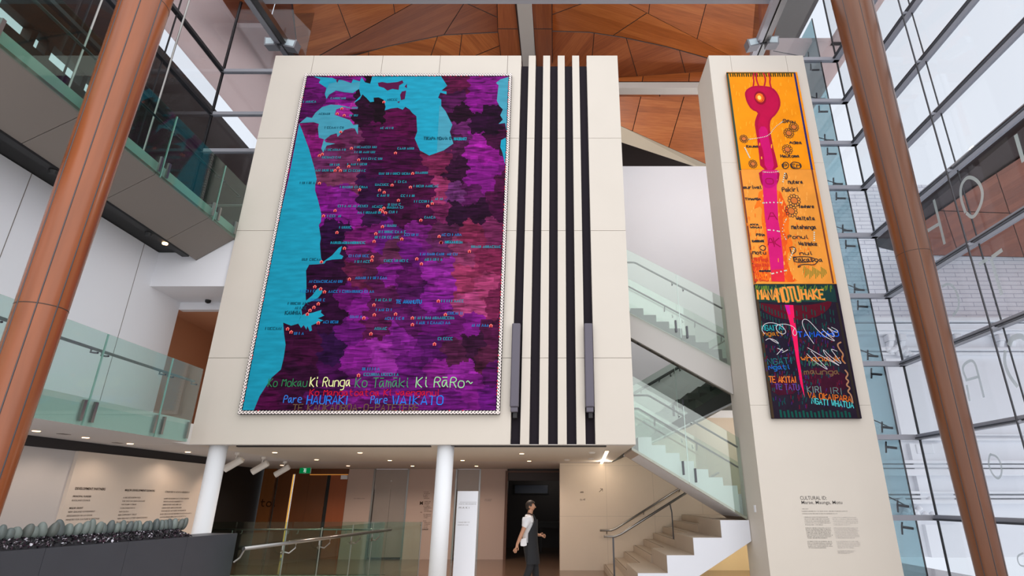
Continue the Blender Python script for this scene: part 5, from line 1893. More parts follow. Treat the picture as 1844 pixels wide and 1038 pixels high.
NAMES7 = [(570, 665, 190), (410, 480, 210), (900, 960, 198), (665, 730, 246), (500, 570, 281), (680, 720, 290), (535, 640, 361), (860, 930, 364), (710, 845, 476), (540, 650, 491), (710, 820, 505), (960, 1058, 484),
          (520, 630, 536), (750, 865, 544), (565, 620, 579), (668, 790, 576), (480, 585, 612), (645, 768, 614), (852, 1025, 631), (1065, 1135, 626), (390, 468, 685), (625, 780, 710), (830, 912, 696), (945, 1010, 679),
          (1055, 1198, 704), (842, 905, 759), (980, 1060, 761), (1058, 1160, 794), (1180, 1225, 779), (612, 787, 821), (812, 870, 824), (905, 980, 812), (900, 1000, 829), (727, 860, 859), (910, 960, 856), (550, 632, 879),
          (1118, 1180, 887), (620, 685, 946), (887, 945, 936), (850, 1000, 972), (828, 970, 1004), (1000, 1075, 989), (1218, 1325, 989), (1238, 1335, 1032), (570, 765, 1036)]
NAMES8 = [(552, 745, 29), (390, 490, 124), (655, 765, 104), (690, 770, 136), (855, 985, 131), (1060, 1260, 94), (1085, 1180, 124), (1350, 1515, 52), (1200, 1293, 26), (430, 610, 249), (692, 868, 229), (380, 470, 304), (540, 795, 306),
          (440, 515, 354), (310, 420, 374), (350, 415, 399), (808, 905, 354), (1180, 1305, 360), (810, 895, 410), (662, 722, 449), (860, 975, 459), (1030, 1245, 456), (1040, 1230, 484), (1215, 1300, 429), (510, 602, 479),
          (182, 280, 516), (345, 410, 544), (1352, 1440, 498), (800, 872, 516), (1160, 1245, 574), (732, 825, 746), (740, 930, 777)]
nm = {'c': MB(), 'b': MB(), 'd': MB()}
for fn, lst in ((z7, NAMES7), (z8, NAMES8)):
    for x0_, x1_, y_ in lst:
        a, b = pp(fn(x0_, y_), .0065), pp(fn(x1_, y_), .0065)
        onsea = (fn is z7 and (x0_, y_) in ((500, 281), (535, 361), (390, 685), (900, 198))) or (fn is z8 and x0_ in (390, 310, 350, 182))
        k = 'd' if onsea else ('b' if (fn is z8 and R.random() < .55) or (fn is z7 and y_ > 940 and R.random() < .6) else 'c')
        scribble(nm[k], a, b, .048, .0135)
for x0_, x1_, y_, t_, k, fn in ((293, 380, 430, 'KAWHIA', 'd', z8), (922, 1065, 367, 'TE AWAMUTU', 'b', z8), (1113, 1272, 427, 'TIKAPA MOANA O', 'd', z7), (1290, 1362, 430, 'HAURAKI', 'c', z7)):
    hand(nm[k], t_, pp(fn(x0_, y_), .0065), pp(fn(x1_, y_), .0065), .07, .018, smooth=0)
nm['c'].build('place_names', mat('teal_name_paint', (22, 136, 158), .6), m1)['label'] = 'small teal hand painted place names'
nm['b'].build('place_names', mat('blue_name_paint', (24, 112, 178), .6), m1)['label'] = 'small blue hand painted place names'
nm['d'].build('place_names', mat('deep_teal_name_paint', (6, 70, 88), .6), m1)['label'] = 'dark place names on the turquoise sea'


def line8(text, x0_, x1_, y_, hz, w, rgb, nm_, sm=2):
    a, b = pp(z8(x0_, y_), .008), pp(z8(x1_, y_), .008)
    h_ = hz / 3.146 * 10.3 / FPX * 1.05
    mb = MB()
    hand(mb, text, a, b, h_, w * .68, smooth=sm)
    o = mb.build('verse_lettering', mat(nm_, rgb, .6), m1)
    o['label'] = nm_.replace('_', ' ') + ' lettering'


line8('Ko Mokau', 195, 415, 838, 44, .022, (44, 120, 76), 'dark_green_verse')
line8('Ki Runga', 432, 660, 838, 50, .026, (226, 226, 160), 'pale_yellow_verse')
line8('Ko T\u0101m\u0101ki', 690, 990, 842, 52, .022, (62, 140, 96), 'mid_green_verse')
line8('Ki R\u0101Ro~', 1035, 1352, 842, 56, .026, (150, 206, 150), 'pale_green_verse')
line8('Ko Mangatoatoa Ki waenganui', 432, 1165, 890, 34, .02, (196, 18, 44), 'red_verse')
line8('Pare', 283, 385, 930, 40, .022, (50, 120, 214), 'blue_verse')
line8('HAURAKI', 415, 647, 938, 46, .03, (30, 116, 222), 'bright_blue_verse', 0)
line8('Pare', 778, 870, 936, 42, .022, (50, 120, 214), 'blue_verse')
line8('WAIKATO', 900, 1185, 942, 48, .03, (30, 116, 222), 'bright_blue_verse', 0)
line8('TE KAOKAOROA-O-PATETERE', 335, 1050, 976, 34, .024, (104, 78, 58), 'brown_verse', 0)

# ------------------------------------------------------------------ the narrow orange painting on the pillar
P2 = PY_0 - .08
K9 = 200.0 / 1038


def z9(x, y): return (1300 + x * K9, 120 + y * K9)
def z10(x, y): return (1320 + x / 4.72, 300 + y / 4.72)
def z11(x, y): return (1350 + x / 4.0714, 505 + y / 4.0714)


def qq(q, dy=0.0):
    p = onY(q[0], q[1], P2 - dy)
    p.x = min(max(p.x, 3.974 + .012), 5.632 - .012)
    return p


m2 = empty('banner_painting', (4.8, PY_0, 4), 'narrow tall orange painting with a magenta stem, dark lettered panel at its foot', 'painting')
ax0, ax1 = 3.974, 5.632
ztop, zm1, zm2, zbot = qq((1306, 130)).z, qq((1340, 305)).z, qq((1356, 511.5)).z, qq((1470, 754)).z
m_or = mat('amber_orange_paint', (244, 142, 14), .6, noise=.22, nscale=2.5)
m_or2 = mat('sandy_orange_paint', (230, 146, 56), .6, noise=.25, nscale=2.5)
m_dk = mat('midnight_paint', (34, 24, 40), .6, noise=.5, nscale=3)
for z0, z1, mm, nm_ in ((zm1, ztop, m_or, 'upper_canvas'), (zm2, zm1 - .005, m_or2, 'middle_canvas'), (zbot, zm2 - .005, m_dk, 'lower_canvas')):
    MB().box(ax0, ax1, P2, PY_0 - .021, z0, z1).build(nm_, mm, m2)


def blot(name, pts, rgb, dy, sm=1, noise=.18):
    q = [qq(p, dy) for p in pts]
    q = chaikin(q, sm, closed=True) if sm else q
    MB().poly(q).build(name, mat('paint_%02x%02x%02x' % rgb, rgb, .6, noise=noise, nscale=4), m2)


def brush(name, strokes_, w, rgb, dy, sm=2):
    mb = MB()
    for st in strokes_:
        q = [qq(p, dy) for p in st]
        mb.ribbon(chaikin(q, sm) if len(q) > 2 else q, w, (0, -1, 0))
    return mb.build(name, mat('paint_%02x%02x%02x' % rgb, rgb, .6), m2)


# edges: dark frame at the left of the top panel, blue on its right, red brown braid on the middle panel
brush('edge_band', [[z9(48, 60), z9(165, 965)]], .05, (52, 70, 60), .002)
brush('edge_band', [[z9(678, 58), z9(842, 960)]], .045, (42, 44, 104), .002)
brush('edge_band', [[z10(55, 40), z10(168, 990)], [z10(672, 30), z10(852, 990)]], .035, (120, 58, 40), .002)
top_marks = [[z9(75 + i * 21 + 6 * (i % 2), 60), z9(82 + i * 21, 92)] for i in range(28)]
brush('top_tassels', [[z9(40, 60), z9(680, 58)]] + top_marks, .032, (70, 62, 20), .002)
# glow either side of the stem
blot('orange_glow', [z10(x, y) for x, y in ((225, 190), (205, 300), (165, 370), (250, 330), (240, 470), (265, 560), (262, 760), (170, 800), (175, 960), (330, 980), (560, 985), (500, 930), (450, 760), (520, 680), (470, 560), (480, 420), (440, 320), (400, 190))], (240, 110, 26), .002)
blot('orange_glow', [z10(x, y) for x, y in ((385, 180), (430, 280), (510, 440), (420, 420), (430, 520), (470, 640), (440, 690), (480, 900), (545, 980), (440, 980), (420, 800), (390, 480))], (224, 84, 26), .003)
blot('orange_glow', [z10(x, y) for x, y in ((250, 190), (262, 420), (285, 600), (300, 800), (180, 760), (170, 880), (290, 890), (318, 980), (330, 980), (290, 520))], (226, 92, 30), .003)
# stem
blot('stem_shade', [z9(x, y) for x, y in ((290, 180), (235, 208), (212, 245), (222, 300), (238, 345), (275, 402), (340, 428), (322, 468), (305, 525), (316, 600), (332, 690), (345, 800), (362, 965), (530, 965), (505, 850), (478, 750), (462, 660), (446, 565), (456, 492), (505, 450), (545, 382), (548, 320), (525, 250), (470, 192), (380, 178))], (168, 8, 58), .004)
blot('stem_shade', [z10(x, y) for x, y in ((216, 28), (400, 28), (385, 150), (330, 190), (260, 182), (232, 130))], (160, 8, 70), .004)
blot('stem', [z9(x, y) for x, y in ((300, 195), (250, 215), (228, 255), (250, 340), (290, 395), (365, 432), (345, 500), (335, 560), (345, 680), (385, 800), (400, 965), (495, 965), (470, 800), (445, 690), (425, 570), (440, 485), (492, 440), (528, 380), (532, 310), (505, 250), (455, 205), (380, 192))], (182, 8, 66), .005)
blot('stem', [z9(x, y) for x, y in ((345, 560), (352, 690), (390, 800), (405, 965), (492, 965), (466, 800), (440, 690), (420, 560))], (196, 12, 102), .006)
blot('stem', [z10(x, y) for x, y in ((246, 30), (378, 30), (372, 180), (384, 450), (408, 600), (428, 800), (438, 978), (330, 978), (312, 800), (292, 600), (268, 400), (254, 180))], (204, 24, 110), .006, sm=0)
blot('stem_foot', [z10(x, y) for x, y in ((326, 880), (434, 870), (440, 978), (330, 978))], (216, 40, 60), .007, sm=0)
blot('stem_block', [z10(x, y) for x, y in ((240, 52), (380, 52), (372, 150), (320, 188), (258, 176))], (186, 10, 110), .007)
brush('tentacles', [[z9(300, 62), z9(292, 100), z9(300, 140), z9(292, 190)], [z9(325, 62), z9(320, 110), z9(335, 160), z9(352, 195)], [z9(388, 62), z9(408, 110), z9(404, 150), z9(392, 195)], [z9(438, 62), z9(452, 110), z9(446, 150), z9(462, 200)]], .034, (178, 20, 50), .005)
cy = qq(z9(358, 292), .007)
MB().disc(cy, .135, (1, 0, 0), (0, 0, 1), 24, .19).build('eye_ring', mat('paint_a0103a', (140, 10, 40), .6), m2)
cy = qq(z9(355, 292), .008)
MB().disc(cy, .1, (1, 0, 0), (0, 0, 1), 24, .13).build('eye', mat('paint_eb6e28', (235, 106, 30), .6), m2)
cy = qq(z9(350, 290), .009)
MB().disc(cy, .042, (1, 0, 0), (0, 0, 1), 16, .062).build('eye_pupil', mat('paint_ffcf60', (255, 205, 110), .6), m2)
brush('eye_ring', [[z9(322, 300), z9(335, 325), z9(365, 332), z9(388, 310), z9(385, 270)]], .014, (170, 24, 30), .0095)
# bead lines
beads = MB()
for st, n in (([z9(250, 680), z9(340, 668), z9(440, 648), z9(490, 570), z9(570, 512)], 30), ([z9(215, 760), z9(260, 850)], 8), ([z10(255, 310), z10(330, 305), z10(412, 308)], 8), ([z10(300, 540), z10(345, 542), z10(392, 552)], 5),
              ([z10(332, 912), z10(390, 898), z10(452, 884)], 6), ([z10(258, 46), z10(320, 52), z10(388, 42)], 12), ([z10(440, 60), z10(425, 130)], 5), ([z10(450, 450), z10(410, 540), z10(450, 620)], 10), ([z10(690, 560), z10(690, 630)], 5), ([z10(520, 700), z10(480, 790)], 6)):
    cc = chaikin([qq(p, .009) for p in st], 3) if len(st) > 2 else [qq(p, .009) for p in st]
    for i in range(n):
        t = i / (n - 1) * (len(cc) - 1)
        k = min(int(t), len(cc) - 2)
        beads.disc(cc[k].lerp(cc[k + 1], t - k), .012 if n > 8 else .017, (1, 0, 0), (0, 0, 1), 8)
beads.build('bead_dots', mat('pale_bead_paint', (205, 208, 190), .6), m2)
# letters down the stem
mb = MB()
for t_, f_, x0_, y0_, x1_, hh in (('A', z10, 298, 450, 375, .22), ('A', z10, 300, 670, 352, .2), ('K', z10, 352, 680, 402, .2), ('O', z10, 280, 150, 345, .14)):
    hand(mb, t_, qq(f_(x0_, y0_), .009), qq(f_(x1_, y0_), .009), hh, .02, smooth=1)
mb.build('stem_lettering', mat('paint_a0104f', (158, 12, 66), .6), m2)
# flowers and scribbled names
fl2, flo = MB(), MB()


def flower(q, r, n=11):
    c = qq(q, .008)
    for i in range(n):
        a0_, a1_ = 2 * math.pi * i / n, 2 * math.pi * (i + 1) / n
        am = (a0_ + a1_) / 2
        P_ = lambda a, k: c + Vector((math.cos(a) * r * k, 0, math.sin(a) * r * k * 1.15))
        fl2.ribbon(chaikin([P_(a0_, .62), P_(a0_, .95), P_(am, 1.15), P_(a1_, .95), P_(a1_, .62)], 2), .011, (0, -1, 0))
    fl2.ribbon([c + Vector((math.cos(t) * r * .6, 0, math.sin(t) * r * .68)) for t in [2 * math.pi * i / 14 for i in range(15)]], .012, (0, -1, 0))
    flo.disc(qq(q, .0075), r * .55, (1, 0, 0), (0, 0, 1), 14)


for q, r in ((z9(205, 675), .085), (z9(290, 910), .085), (z9(672, 565), .1), (z9(625, 622), .105), (z9(612, 775), .105), (z10(520, 290), .125), (z10(495, 378), .12)):
    flower(q, r)
for st in ([z9(560, 920), z9(585, 890), z9(620, 900), z9(625, 940), z9(590, 958), z9(560, 935), z9(575, 905)], [z9(640, 915), z9(665, 890), z9(700, 895), z9(735, 905), z9(745, 945), z9(700, 955), z9(650, 950), z9(640, 915)],
           [z9(590, 510), z9(570, 505), z9(575, 490), z9(600, 495), z9(600, 525), z9(560, 520)], [z10(440, 60), z10(455, 55), z10(462, 100), z10(445, 110), z10(440, 60)],
           [z10(225, 690), z10(250, 665), z10(285, 690), z10(260, 720), z10(230, 700)], [z10(480, 690), z10(520, 680), z10(540, 720), z10(500, 750), z10(485, 700)],
           [z10(510, 770), z10(640, 765), z10(715, 790), z10(640, 815), z10(520, 815), z10(512, 775)], [z10(720, 810), z10(690, 840), z10(620, 830), z10(560, 840), z10(550, 860), z10(575, 850)]):
    fl2.ribbon(chaikin([qq(p, .008) for p in st], 2), .018, (0, -1, 0))
for t_, f_, x0_, y0_, x1_, hh in (('Pou', z9, 612, 525, 685, .07), ('Adea', z9, 635, 722, 745, .075), ('Hautoma', z9, 552, 848, 722, .07), ('Kauma', z9, 232, 755, 340, .06), ('P EM', z9, 575, 945, 735, .09),
                                  ('muriwai', z10, 90, 188, 240, .07), ('Mutara', z10, 472, 145, 592, .08), ('Pakiri', z10, 420, 212, 555, .1), ('TIMANGA', z10, 105, 285, 235, .05), ('Tawhare', z10, 560, 352, 688, .07),
                                  ('Waitata', z10, 540, 455, 695, .085), ('Matahanga', z10, 500, 530, 705, .085), ('Ponui', z10, 470, 612, 635, .075), ('WaiHeke', z10, 562, 672, 715, .08), ('nui', z10, 570, 750, 670, .07), ('Pakatoa', z10, 520, 808, 760, .085),
                                  ('AWA', z10, 145, 500, 215, .04), ('WHAI', z10, 150, 525, 245, .04), ('PIHA', z10, 200, 590, 270, .055), ('KAREKARE', z10, 165, 642, 265, .04), ('Motu', z10, 170, 745, 280, .07), ('anawhata', z10, 225, 895, 320, .04)):
    hand(fl2, t_, qq(f_(x0_, y0_), .0085), qq(f_(x1_, y0_), .0085), hh, .017, smooth=1)
flo.build('flower_centres', mat('paint_d2782a', (206, 112, 48), .6), m2)
fl2.build('name_scribbles', mat('paint_2c2c34', (44, 42, 48), .6), m2)['label'] = 'black brushed names and flowers on the orange panels'
mb = MB()
for t_, x0_, y0_, x1_, hh in (('Titirangi', 175, 805, 300, .07), ('Mataitai', 175, 850, 300, .07), ('Rimu', 190, 975, 300, .04)):
    hand(mb, t_, qq(z10(x0_, y0_), .0085), qq(z10(x1_, y0_), .0085), hh, .014)
mb.build('name_scribbles', mat('paint_c83220', (205, 60, 36), .6), m2)['label'] = 'red brushed names at the left of the middle panel'
brush('green_flecks', [[z10(600 + i * 13, 905 + (i * 37) % 50), z10(606 + i * 12, 850 + (i * 53) % 45)] for i in range(16)], .014, (120, 130, 50), .006, 0)

# dark lower panel
blot('green_haze', [z11(x, y) for x, y in ((22, 30), (610, 30), (625, 70), (640, 160), (30, 160))], (24, 52, 52), .002, 0, .6)
blot('maroon_bowl', [z11(x, y) for x, y in ((52, 162), (160, 178), (330, 185), (480, 178), (605, 145), (590, 200), (520, 260), (400, 292), (280, 292), (160, 262), (85, 215))], (84, 10, 30), .003)
blot('pink_spike', [z11(x, y) for x, y in ((256, 180), (320, 182), (328, 270), (348, 400), (362, 560), (382, 700), (404, 862), (372, 760), (345, 600), (322, 460), (298, 330), (280, 260))], (228, 20, 86), .005, 0)
blot('pink_spike', [z11(x, y) for x, y in ((258, 182), (290, 182), (300, 250), (284, 250))], (196, 24, 150), .006, 0)
blot('dark_patch', [z11(x, y) for x, y in ((30, 280), (280, 300), (320, 520), (340, 760), (150, 800), (90, 520))], (28, 20, 38), .0025, 1, .5)
blot('plum_patch', [z11(x, y) for x, y in ((150, 690), (345, 700), (370, 830), (160, 850))], (62, 10, 34), .003, 1, .5)
blot('plum_patch', [z11(x, y) for x, y in ((380, 640), (690, 650), (740, 820), (420, 830))], (58, 12, 36), .003, 1, .5)
brush('green_flecks', [[z11(60 + (i * 67) % 560 + .09 * y, y + (i * 29) % 60), z11(64 + (i * 67) % 560 + .09 * y, y + 34 + (i * 29) % 60)] for y in (170, 230, 300) for i in range(20)], .022, (20, 62, 60), .004, 0)
brush('foot_flecks', [[z11(225 + i * 28, 955 + (i * 31) % 20), z11(232 + i * 28, 1002)] for i in range(19)], .04, (14, 74, 66), .004, 0)
def flecks(nm_, f_, x0_, y0_, x1_, y1_, n, rgb, w, sk, ln, dy=.0035):
    st = []
    for _ in range(n):
        y = R.uniform(y0_, y1_)
        x = R.uniform(x0_, x1_) + sk * (y - y0_)
        st.append([f_(x, y), f_(x + R.uniform(-.25, .25) * ln, y + ln * R.uniform(.5, 1.2))])
    brush(nm_, st, w, rgb, dy, 0)


flecks('teal_flecks', z11, 60, 300, 600, 900, 150, (18, 62, 66), .02, .19, 26)
flecks('maroon_flecks', z11, 60, 300, 600, 930, 120, (84, 14, 40), .022, .19, 24)
flecks('violet_flecks', z11, 60, 380, 600, 930, 70, (58, 30, 96), .018, .19, 22)
flecks('moss_flecks', z11, 30, 34, 600, 60, 60, (96, 120, 40), .016, .1, 26, .004)
flecks('orange_flecks', z10, 80, 380, 620, 900, 130, (236, 120, 34), .018, .19, 24, .0045)
flecks('yellow_flecks', z10, 80, 60, 620, 960, 110, (240, 164, 74), .02, .19, 26, .0028)
flecks('yellow_flecks', z9, 90, 110, 640, 900, 100, (252, 160, 34), .022, .17, 30, .0028)
flecks('red_flecks', z10, 150, 760, 300, 960, 70, (214, 62, 30), .016, .05, 22, .005)
brush('side_edge', [[z11(42, 60), z11(160, 1005)]], .05, (62, 48, 34), .003)
brush('side_edge', [[z11(640, 170), z11(800, 1005)]], .045, (44, 36, 32), .003)


def word(t_, x0_, y0_, x1_, y1_, hh, w, rgb, dy=.008, sm=1):
    mb = MB()
    hand(mb, t_, qq(z11(x0_, y0_), dy), qq(z11(x1_, y1_), dy), hh * (1 if hh > .19 else .8), w * (1 if hh > .19 else .72), smooth=sm)
    o = mb.build('tribal_lettering', mat('paint_%02x%02x%02x' % rgb, rgb, .6), m2)


for w, rgb, dy in ((.062, (92, 122, 60), .006), (.036, (238, 142, 60), .008)):
    word('MANA', 62, 138, 205, 142, .2, w, rgb, dy, 0)
    word('MOTU', 214, 160, 375, 150, .3, w, rgb, dy, 0)
    word('HAKE', 388, 138, 548, 136, .2, w, rgb, dy, 0)
word('NGAITAI', 92, 372, 252, 362, .13, .022, (36, 160, 166), sm=0)
word('ngati', 102, 405, 240, 405, .1, .022, (176, 108, 30))
word('TAMAOHO', 355, 415, 655, 412, .13, .026, (26, 92, 214), sm=0)
word('NGATI', 135, 618, 312, 612, .14, .02, (30, 110, 116), sm=0)
word('Ngati', 140, 655, 292, 652, .11, .024, (28, 92, 170))
word('whanauki', 380, 590, 690, 595, .13, .028, (190, 104, 40))
word('MATAI', 438, 625, 600, 628, .12, .022, (74, 130, 100), sm=0)
word('maunga', 402, 690, 655, 690, .12, .026, (112, 82, 58))
word('TE AKITAI', 145, 748, 342, 752, .14, .026, (214, 112, 40), sm=0)
word('TE TATU', 190, 800, 362, 805, .13, .022, (96, 62, 140), sm=0)
word('KIRI', 425, 822, 530, 826, .14, .022, (104, 128, 124), sm=0)
word('IRI', 590, 832, 680, 836, .14, .02, (96, 118, 116), sm=0)
word('VA OKAIPARA', 430, 862, 745, 892, .13, .028, (196, 98, 32), sm=0)
word('NGATI WHATUA', 456, 905, 762, 938, .13, .024, (72, 186, 190), sm=0)
brush('white_loops', [[z11(110, 395), z11(85, 360), z11(110, 315), z11(180, 310), z11(250, 345), z11(270, 385), z11(235, 400), z11(190, 360), z11(200, 325), z11(270, 320), z11(330, 345), z11(350, 390), z11(330, 412), z11(312, 385), z11(330, 350)],
                      [z11(118, 440), z11(140, 425), z11(190, 440), z11(220, 470), z11(170, 445), z11(150, 430)],
                      [z11(470, 465), z11(410, 380), z11(380, 310), z11(400, 280), z11(440, 300), z11(500, 370), z11(560, 420), z11(640, 455), z11(570, 400), z11(520, 345), z11(560, 390), z11(630, 425), z11(600, 370), z11(560, 340), z11(640, 390), z11(650, 370), z11(600, 345)],
                      [z11(425, 495), z11(500, 540), z11(590, 590), z11(680, 640), z11(560, 560), z11(530, 495), z11(590, 560), z11(690, 630), z11(620, 540), z11(590, 500), z11(640, 520)],
                      [z11(420, 540), z11(480, 600), z11(590, 670), z11(520, 600), z11(450, 520)], [z11(200, 545), z11(240, 500)], [z11(205, 500), z11(245, 515)], [z11(240, 530), z11(280, 510)]], .0125, (196, 190, 196), .0095)
brush('tan_squiggle', [[z11(668, 455), z11(640, 470), z11(660, 510), z11(690, 545), z11(672, 580), z11(700, 610)], [z11(700, 660), z11(725, 690), z11(700, 720), z11(730, 740), z11(705, 770), z11(740, 790), z11(715, 815), z11(745, 840), z11(755, 900)]], .028, (168, 120, 90), .008)

# ------------------------------------------------------------------ the visitor walking through the lobby
def skinned(name, chains, m, parent, root_first=True, sub=2):
    """chains: lists of (x, y, z, radius[, radius_y]); equal points are welded; grown with a Skin modifier"""
    bm = bmesh.new()
    lay = bm.verts.layers.skin.verify()
    seen = {}
    first = True
    for ch in chains:
        prev = None
        for p in ch:
            key = tuple(round(c, 4) for c in p[:3])
            v = seen.get(key)
            if v is None:
                v = bm.verts.new(p[:3])
                v[lay].radius = (p[3], p[4] if len(p) > 4 else p[3])
                v[lay].use_root = first
                first = False
                seen[key] = v
            if prev is not None and prev is not v and bm.edges.get((prev, v)) is None:
                bm.edges.new((prev, v))
            prev = v
    me = bpy.data.meshes.new(name)
    bm.to_mesh(me); bm.free()
    o = bpy.data.objects.new(name, me)
    COL.objects.link(o)
    sk = o.modifiers.new('skin', 'SKIN'); sk.use_smooth_shade = True
    ss = o.modifiers.new('smooth', 'SUBSURF'); ss.levels = sub; ss.render_levels = sub
    bpy.context.view_layer.update()
    baked = bpy.data.meshes.new_from_object(o.evaluated_get(bpy.context.evaluated_depsgraph_get()))
    o.modifiers.clear()
    o.data = baked
    baked.materials.clear(); baked.materials.append(m)
    for p in baked.polygons: p.use_smooth = True
    o.parent = parent
    return o


PYY = 12.5
pxx = onY(953, 905, PYY).x
per = empty('person', (pxx, PYY, 0), 'person walking through the lobby in a white t-shirt and black apron, arm swung back', 'person')
SKIN = mat('skin', (186, 136, 108), .5)
TEE = mat('white_cotton', (222, 222, 226), .8)
BLK = mat('black_cloth', (24, 25, 30), .8)
HAIR = mat('dark_brown_hair', (40, 28, 22), .6)
RS, RE, RW = (-.02, -.185, 1.365), (-.11, -.235, 1.12), (-.215, -.24, .885)
LS, LE, LW = (.0, .185, 1.365), (.0, .235, 1.12), (.2, .15, 1.03)
body = [[(0, 0, .93, .095, .12), (0, 0, 1.1, .08, .11), (.015, 0, 1.26, .085, .12), (.005, 0, 1.385, .055, .08), (.015, 0, 1.45, .05), (.03, 0, 1.51, .055), (.045, 0, 1.56, .085, .076), (.034, 0, 1.615, .096, .084), (.03, 0, 1.655, .066, .06)],
        [(.03, 0, 1.51, .058), (.085, 0, 1.52, .036)], [(.045, 0, 1.56, .085, .076), (.118, 0, 1.575, .018), (.142, 0, 1.562, .013)],
        [(.005, 0, 1.385, .055, .08), RS + (.045,), ((RS[0] + RE[0]) / 2, -.22, 1.24, .05), RE + (.041,), ((RE[0] + RW[0]) / 2, -.24, 1.0, .04), RW + (.028,)],
        [(.005, 0, 1.385, .055, .08), LS + (.045,), (.0, .22, 1.24, .05), LE + (.041,), (.1, .2, 1.075, .04), LW + (.028,)],
        [(0, 0, .93, .095, .12), (.0, -.09, .84, .08), (.05, -.095, .49, .06), (-.01, -.095, .33, .055), (-.1, -.095, .1, .04), (-.02, -.1, .045, .036), (.07, -.1, .03, .028)],
        [(0, 0, .93, .095, .12), (.02, .09, .84, .08), (.13, .095, .5, .06), (.15, .095, .33, .055), (.17, .095, .1, .04), (.25, .1, .045, .036), (.34, .1, .03, .028)]]


def fingers(w, d, side):
    """palm and five fingers hanging from wrist w along direction d"""
    w, d = Vector(w), Vector(d).normalized()
    s = Vector(side).normalized()
    n = d.cross(s).normalized()
    ch = [[tuple(w) + (.026,), tuple(w + d * .045) + (.03, .018), tuple(w + d * .085) + (.032, .016)]]
    base = w + d * .085
    for k, ln in enumerate((.07, .08, .075, .058)):
        o = s * (.03 - .02 * k)
        a = base + o * .7
        b = base + d * (ln * .4) + o
        c = base + d * (ln * .75) + o + n * .018
        e = base + d * (ln * .95) + o + n * .036
        ch.append([tuple(base) + (.02, .014), tuple(a + d * .006) + (.0095,), tuple(b) + (.009,), tuple(c) + (.0085,), tuple(e) + (.007,)])
    t0 = w + d * .03
    ch.append([tuple(w + d * .045) + (.03, .018), tuple(t0 + s * .035 + d * .015) + (.012,), tuple(t0 + s * .05 + d * .045 + n * .01) + (.0105,), tuple(t0 + s * .05 + d * .072 + n * .02) + (.009,)])
    return ch


skinned('body', body + fingers(RW, (-.32, -.02, -1), (1, .1, -.3)) + fingers(LW, (1, -.25, -.1), (-.1, 0, 1)), SKIN, per)
skinned('t_shirt', [[(0, 0, .84, .13, .17), (0, 0, .9, .135, .175), (0, 0, .98, .135, .17), (0, 0, 1.1, .125, .16), (.015, 0, 1.26, .125, .17), (.005, 0, 1.375, .095, .13), (.012, 0, 1.43, .062)],
                    [(.005, 0, 1.375, .095, .13), RS + (.078,), ((RS[0] * .6 + RE[0] * .4), -.212, 1.26, .07), (RS[0] * .25 + RE[0] * .75, -.226, 1.175, .07)],
                    [(.005, 0, 1.375, .095, .13), LS + (.078,), (0, .212, 1.26, .07), (0, .226, 1.175, .07)]], TEE, per)
ap = MB()
na, nz_ = 14, 16
for t_ in (0, 1):
    for j in range(nz_ + 1):
        z = .52 + .82 * j / nz_
        half = math.radians(98 if z < 1.08 else 98 - (z - 1.08) / .26 * 52)
        rx, ry = (.158 if z > .95 else .158 + (.95 - z) * .12), (.196 if z < 1.2 else .196 - (z - 1.2) * .2)
        for i in range(na + 1):
            a = -half + 2 * half * i / na
            ap.v.append(Vector((pxx + .02 + (rx + .006 * t_) * math.cos(a), PYY + (ry + .006 * t_) * math.sin(a), z)))
m_ = (na + 1) * (nz_ + 1)
for j in range(nz_):
    for i in range(na):
        q = j * (na + 1) + i
        ap.f.append((q, q + na + 1, q + na + 2, q + 1))
        ap.f.append((m_ + q, m_ + q + 1, m_ + q + na + 2, m_ + q + na + 1))
ap.build('apron', BLK, per, smooth=True)
for sy in (-1, 1):
    MB().tube([(pxx + .145, PYY + sy * .1, 1.32), (pxx + .09, PYY + sy * .085, 1.42), (pxx + .0, PYY + sy * .075, 1.455), (pxx - .06, PYY + sy * .03, 1.44)], .011, 8).build('apron_strap', BLK, per)
skinned('trousers', [[(0, 0, .96, .125, .16), (0, 0, .9, .125, .165), (.0, -.09, .8, .105), (.05, -.095, .49, .082), (-.01, -.095, .33, .075), (-.09, -.095, .12, .066)],
                     [(0, 0, .9, .125, .165), (.02, .09, .8, .105), (.13, .095, .5, .082), (.15, .095, .33, .075), (.17, .095, .12, .066)]], BLK, per)
for q in ([(-.11, -.095, .06, .05), (-.02, -.1, .045, .048), (.09, -.1, .035, .036)], [(.16, .095, .06, .05), (.25, .1, .045, .048), (.36, .1, .035, .036)]):
    skinned('shoe', [q], M_BLACK, per)
hm = MB()
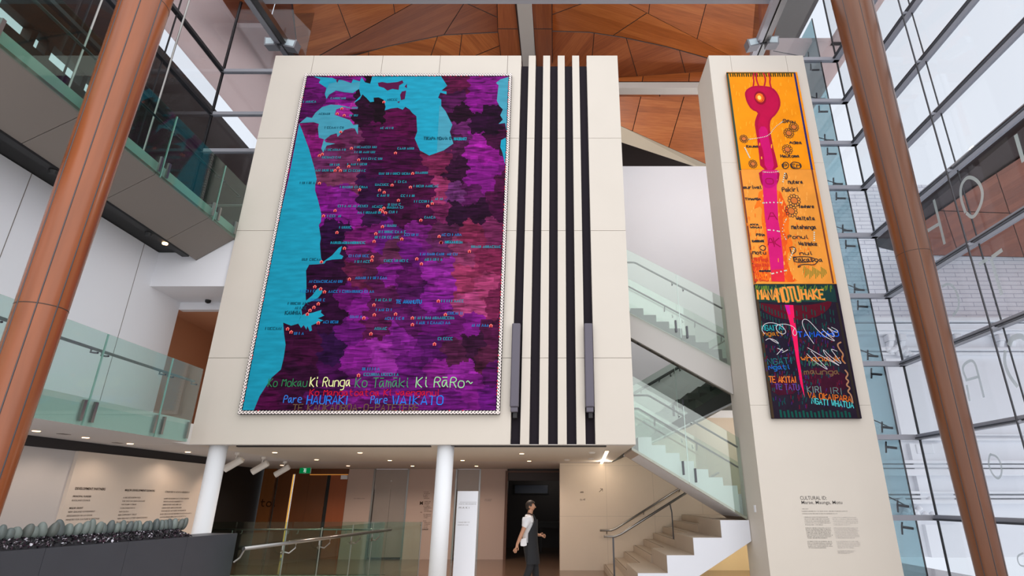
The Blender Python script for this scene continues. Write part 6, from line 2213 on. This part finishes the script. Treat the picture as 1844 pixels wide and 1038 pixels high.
hc, nh = Vector((pxx + .028, PYY, 1.603)), 20
keep = {}
for t_, sc_ in ((0, 1.0), (1, .93)):
    for j in range(nh + 1):
        for i in range(nh * 2):
            th, ph = math.pi * j / nh, math.pi * i / nh
            hm.v.append(hc + Vector((.104 * math.sin(th) * math.cos(ph), .09 * math.sin(th) * math.sin(ph), .108 * math.cos(th))) * sc_)
    for j in range(nh):
        for i in range(nh * 2):
            q = [j * nh * 2 + i, j * nh * 2 + (i + 1) % (nh * 2), (j + 1) * nh * 2 + (i + 1) % (nh * 2), (j + 1) * nh * 2 + i]
            c_ = sum((hm.v[k_] for k_ in q), Vector()) / 4 - hc
            if c_.z < -.075 or (c_.x > .03 and c_.z < .045) or (c_.x > -.015 and c_.z < -.02):
                continue
            o_ = t_ * (nh + 1) * nh * 2
            hm.f.append(tuple(k_ + o_ for k_ in (q if t_ == 0 else q[::-1])))
hm.build('hair', HAIR, per, smooth=True)
for sy in (-1, 1):
    MB().lathe([(.002, -.011), (.010, -.006), (.012, 0), (.010, .006), (.002, .011)], 12, (pxx + .109, PYY + sy * .033, 1.59)).build('eye', mat('eye_white', (226, 224, 220), .3), per, smooth=True)
    MB().tube([(pxx + .12, PYY + sy * .033, 1.59), (pxx + .1225, PYY + sy * .033, 1.59)], .005, 8).build('iris', M_BLACK, per)
    skinned('ear', [[(.015, sy * .078, 1.55, .012), (.008, sy * .086, 1.575, .016, .01), (.012, sy * .084, 1.6, .012)]], SKIN, per)
MB().box(pxx + .098, pxx + .106, PYY - .022, PYY + .022, 1.528, 1.534).build('mouth', mat('lips', (150, 82, 74), .5), per)
cl = MB()
q = Vector((pxx - .1, PYY - .2, 0))
ny = 9
for i in range(ny):
    for j in range(2):
        pass
cl.prism([(q.x - .06, q.y, .98), (q.x + .07, q.y, 1.0), (q.x + .075, q.y, .86), (q.x + .02, q.y, .845), (q.x - .05, q.y, .85)], (0, .035, 0))
tag(cl.build('hand_towel', TEE, None, bevel=.012), 'folded white cloth hanging at the hip of the walking person', 'cloth')
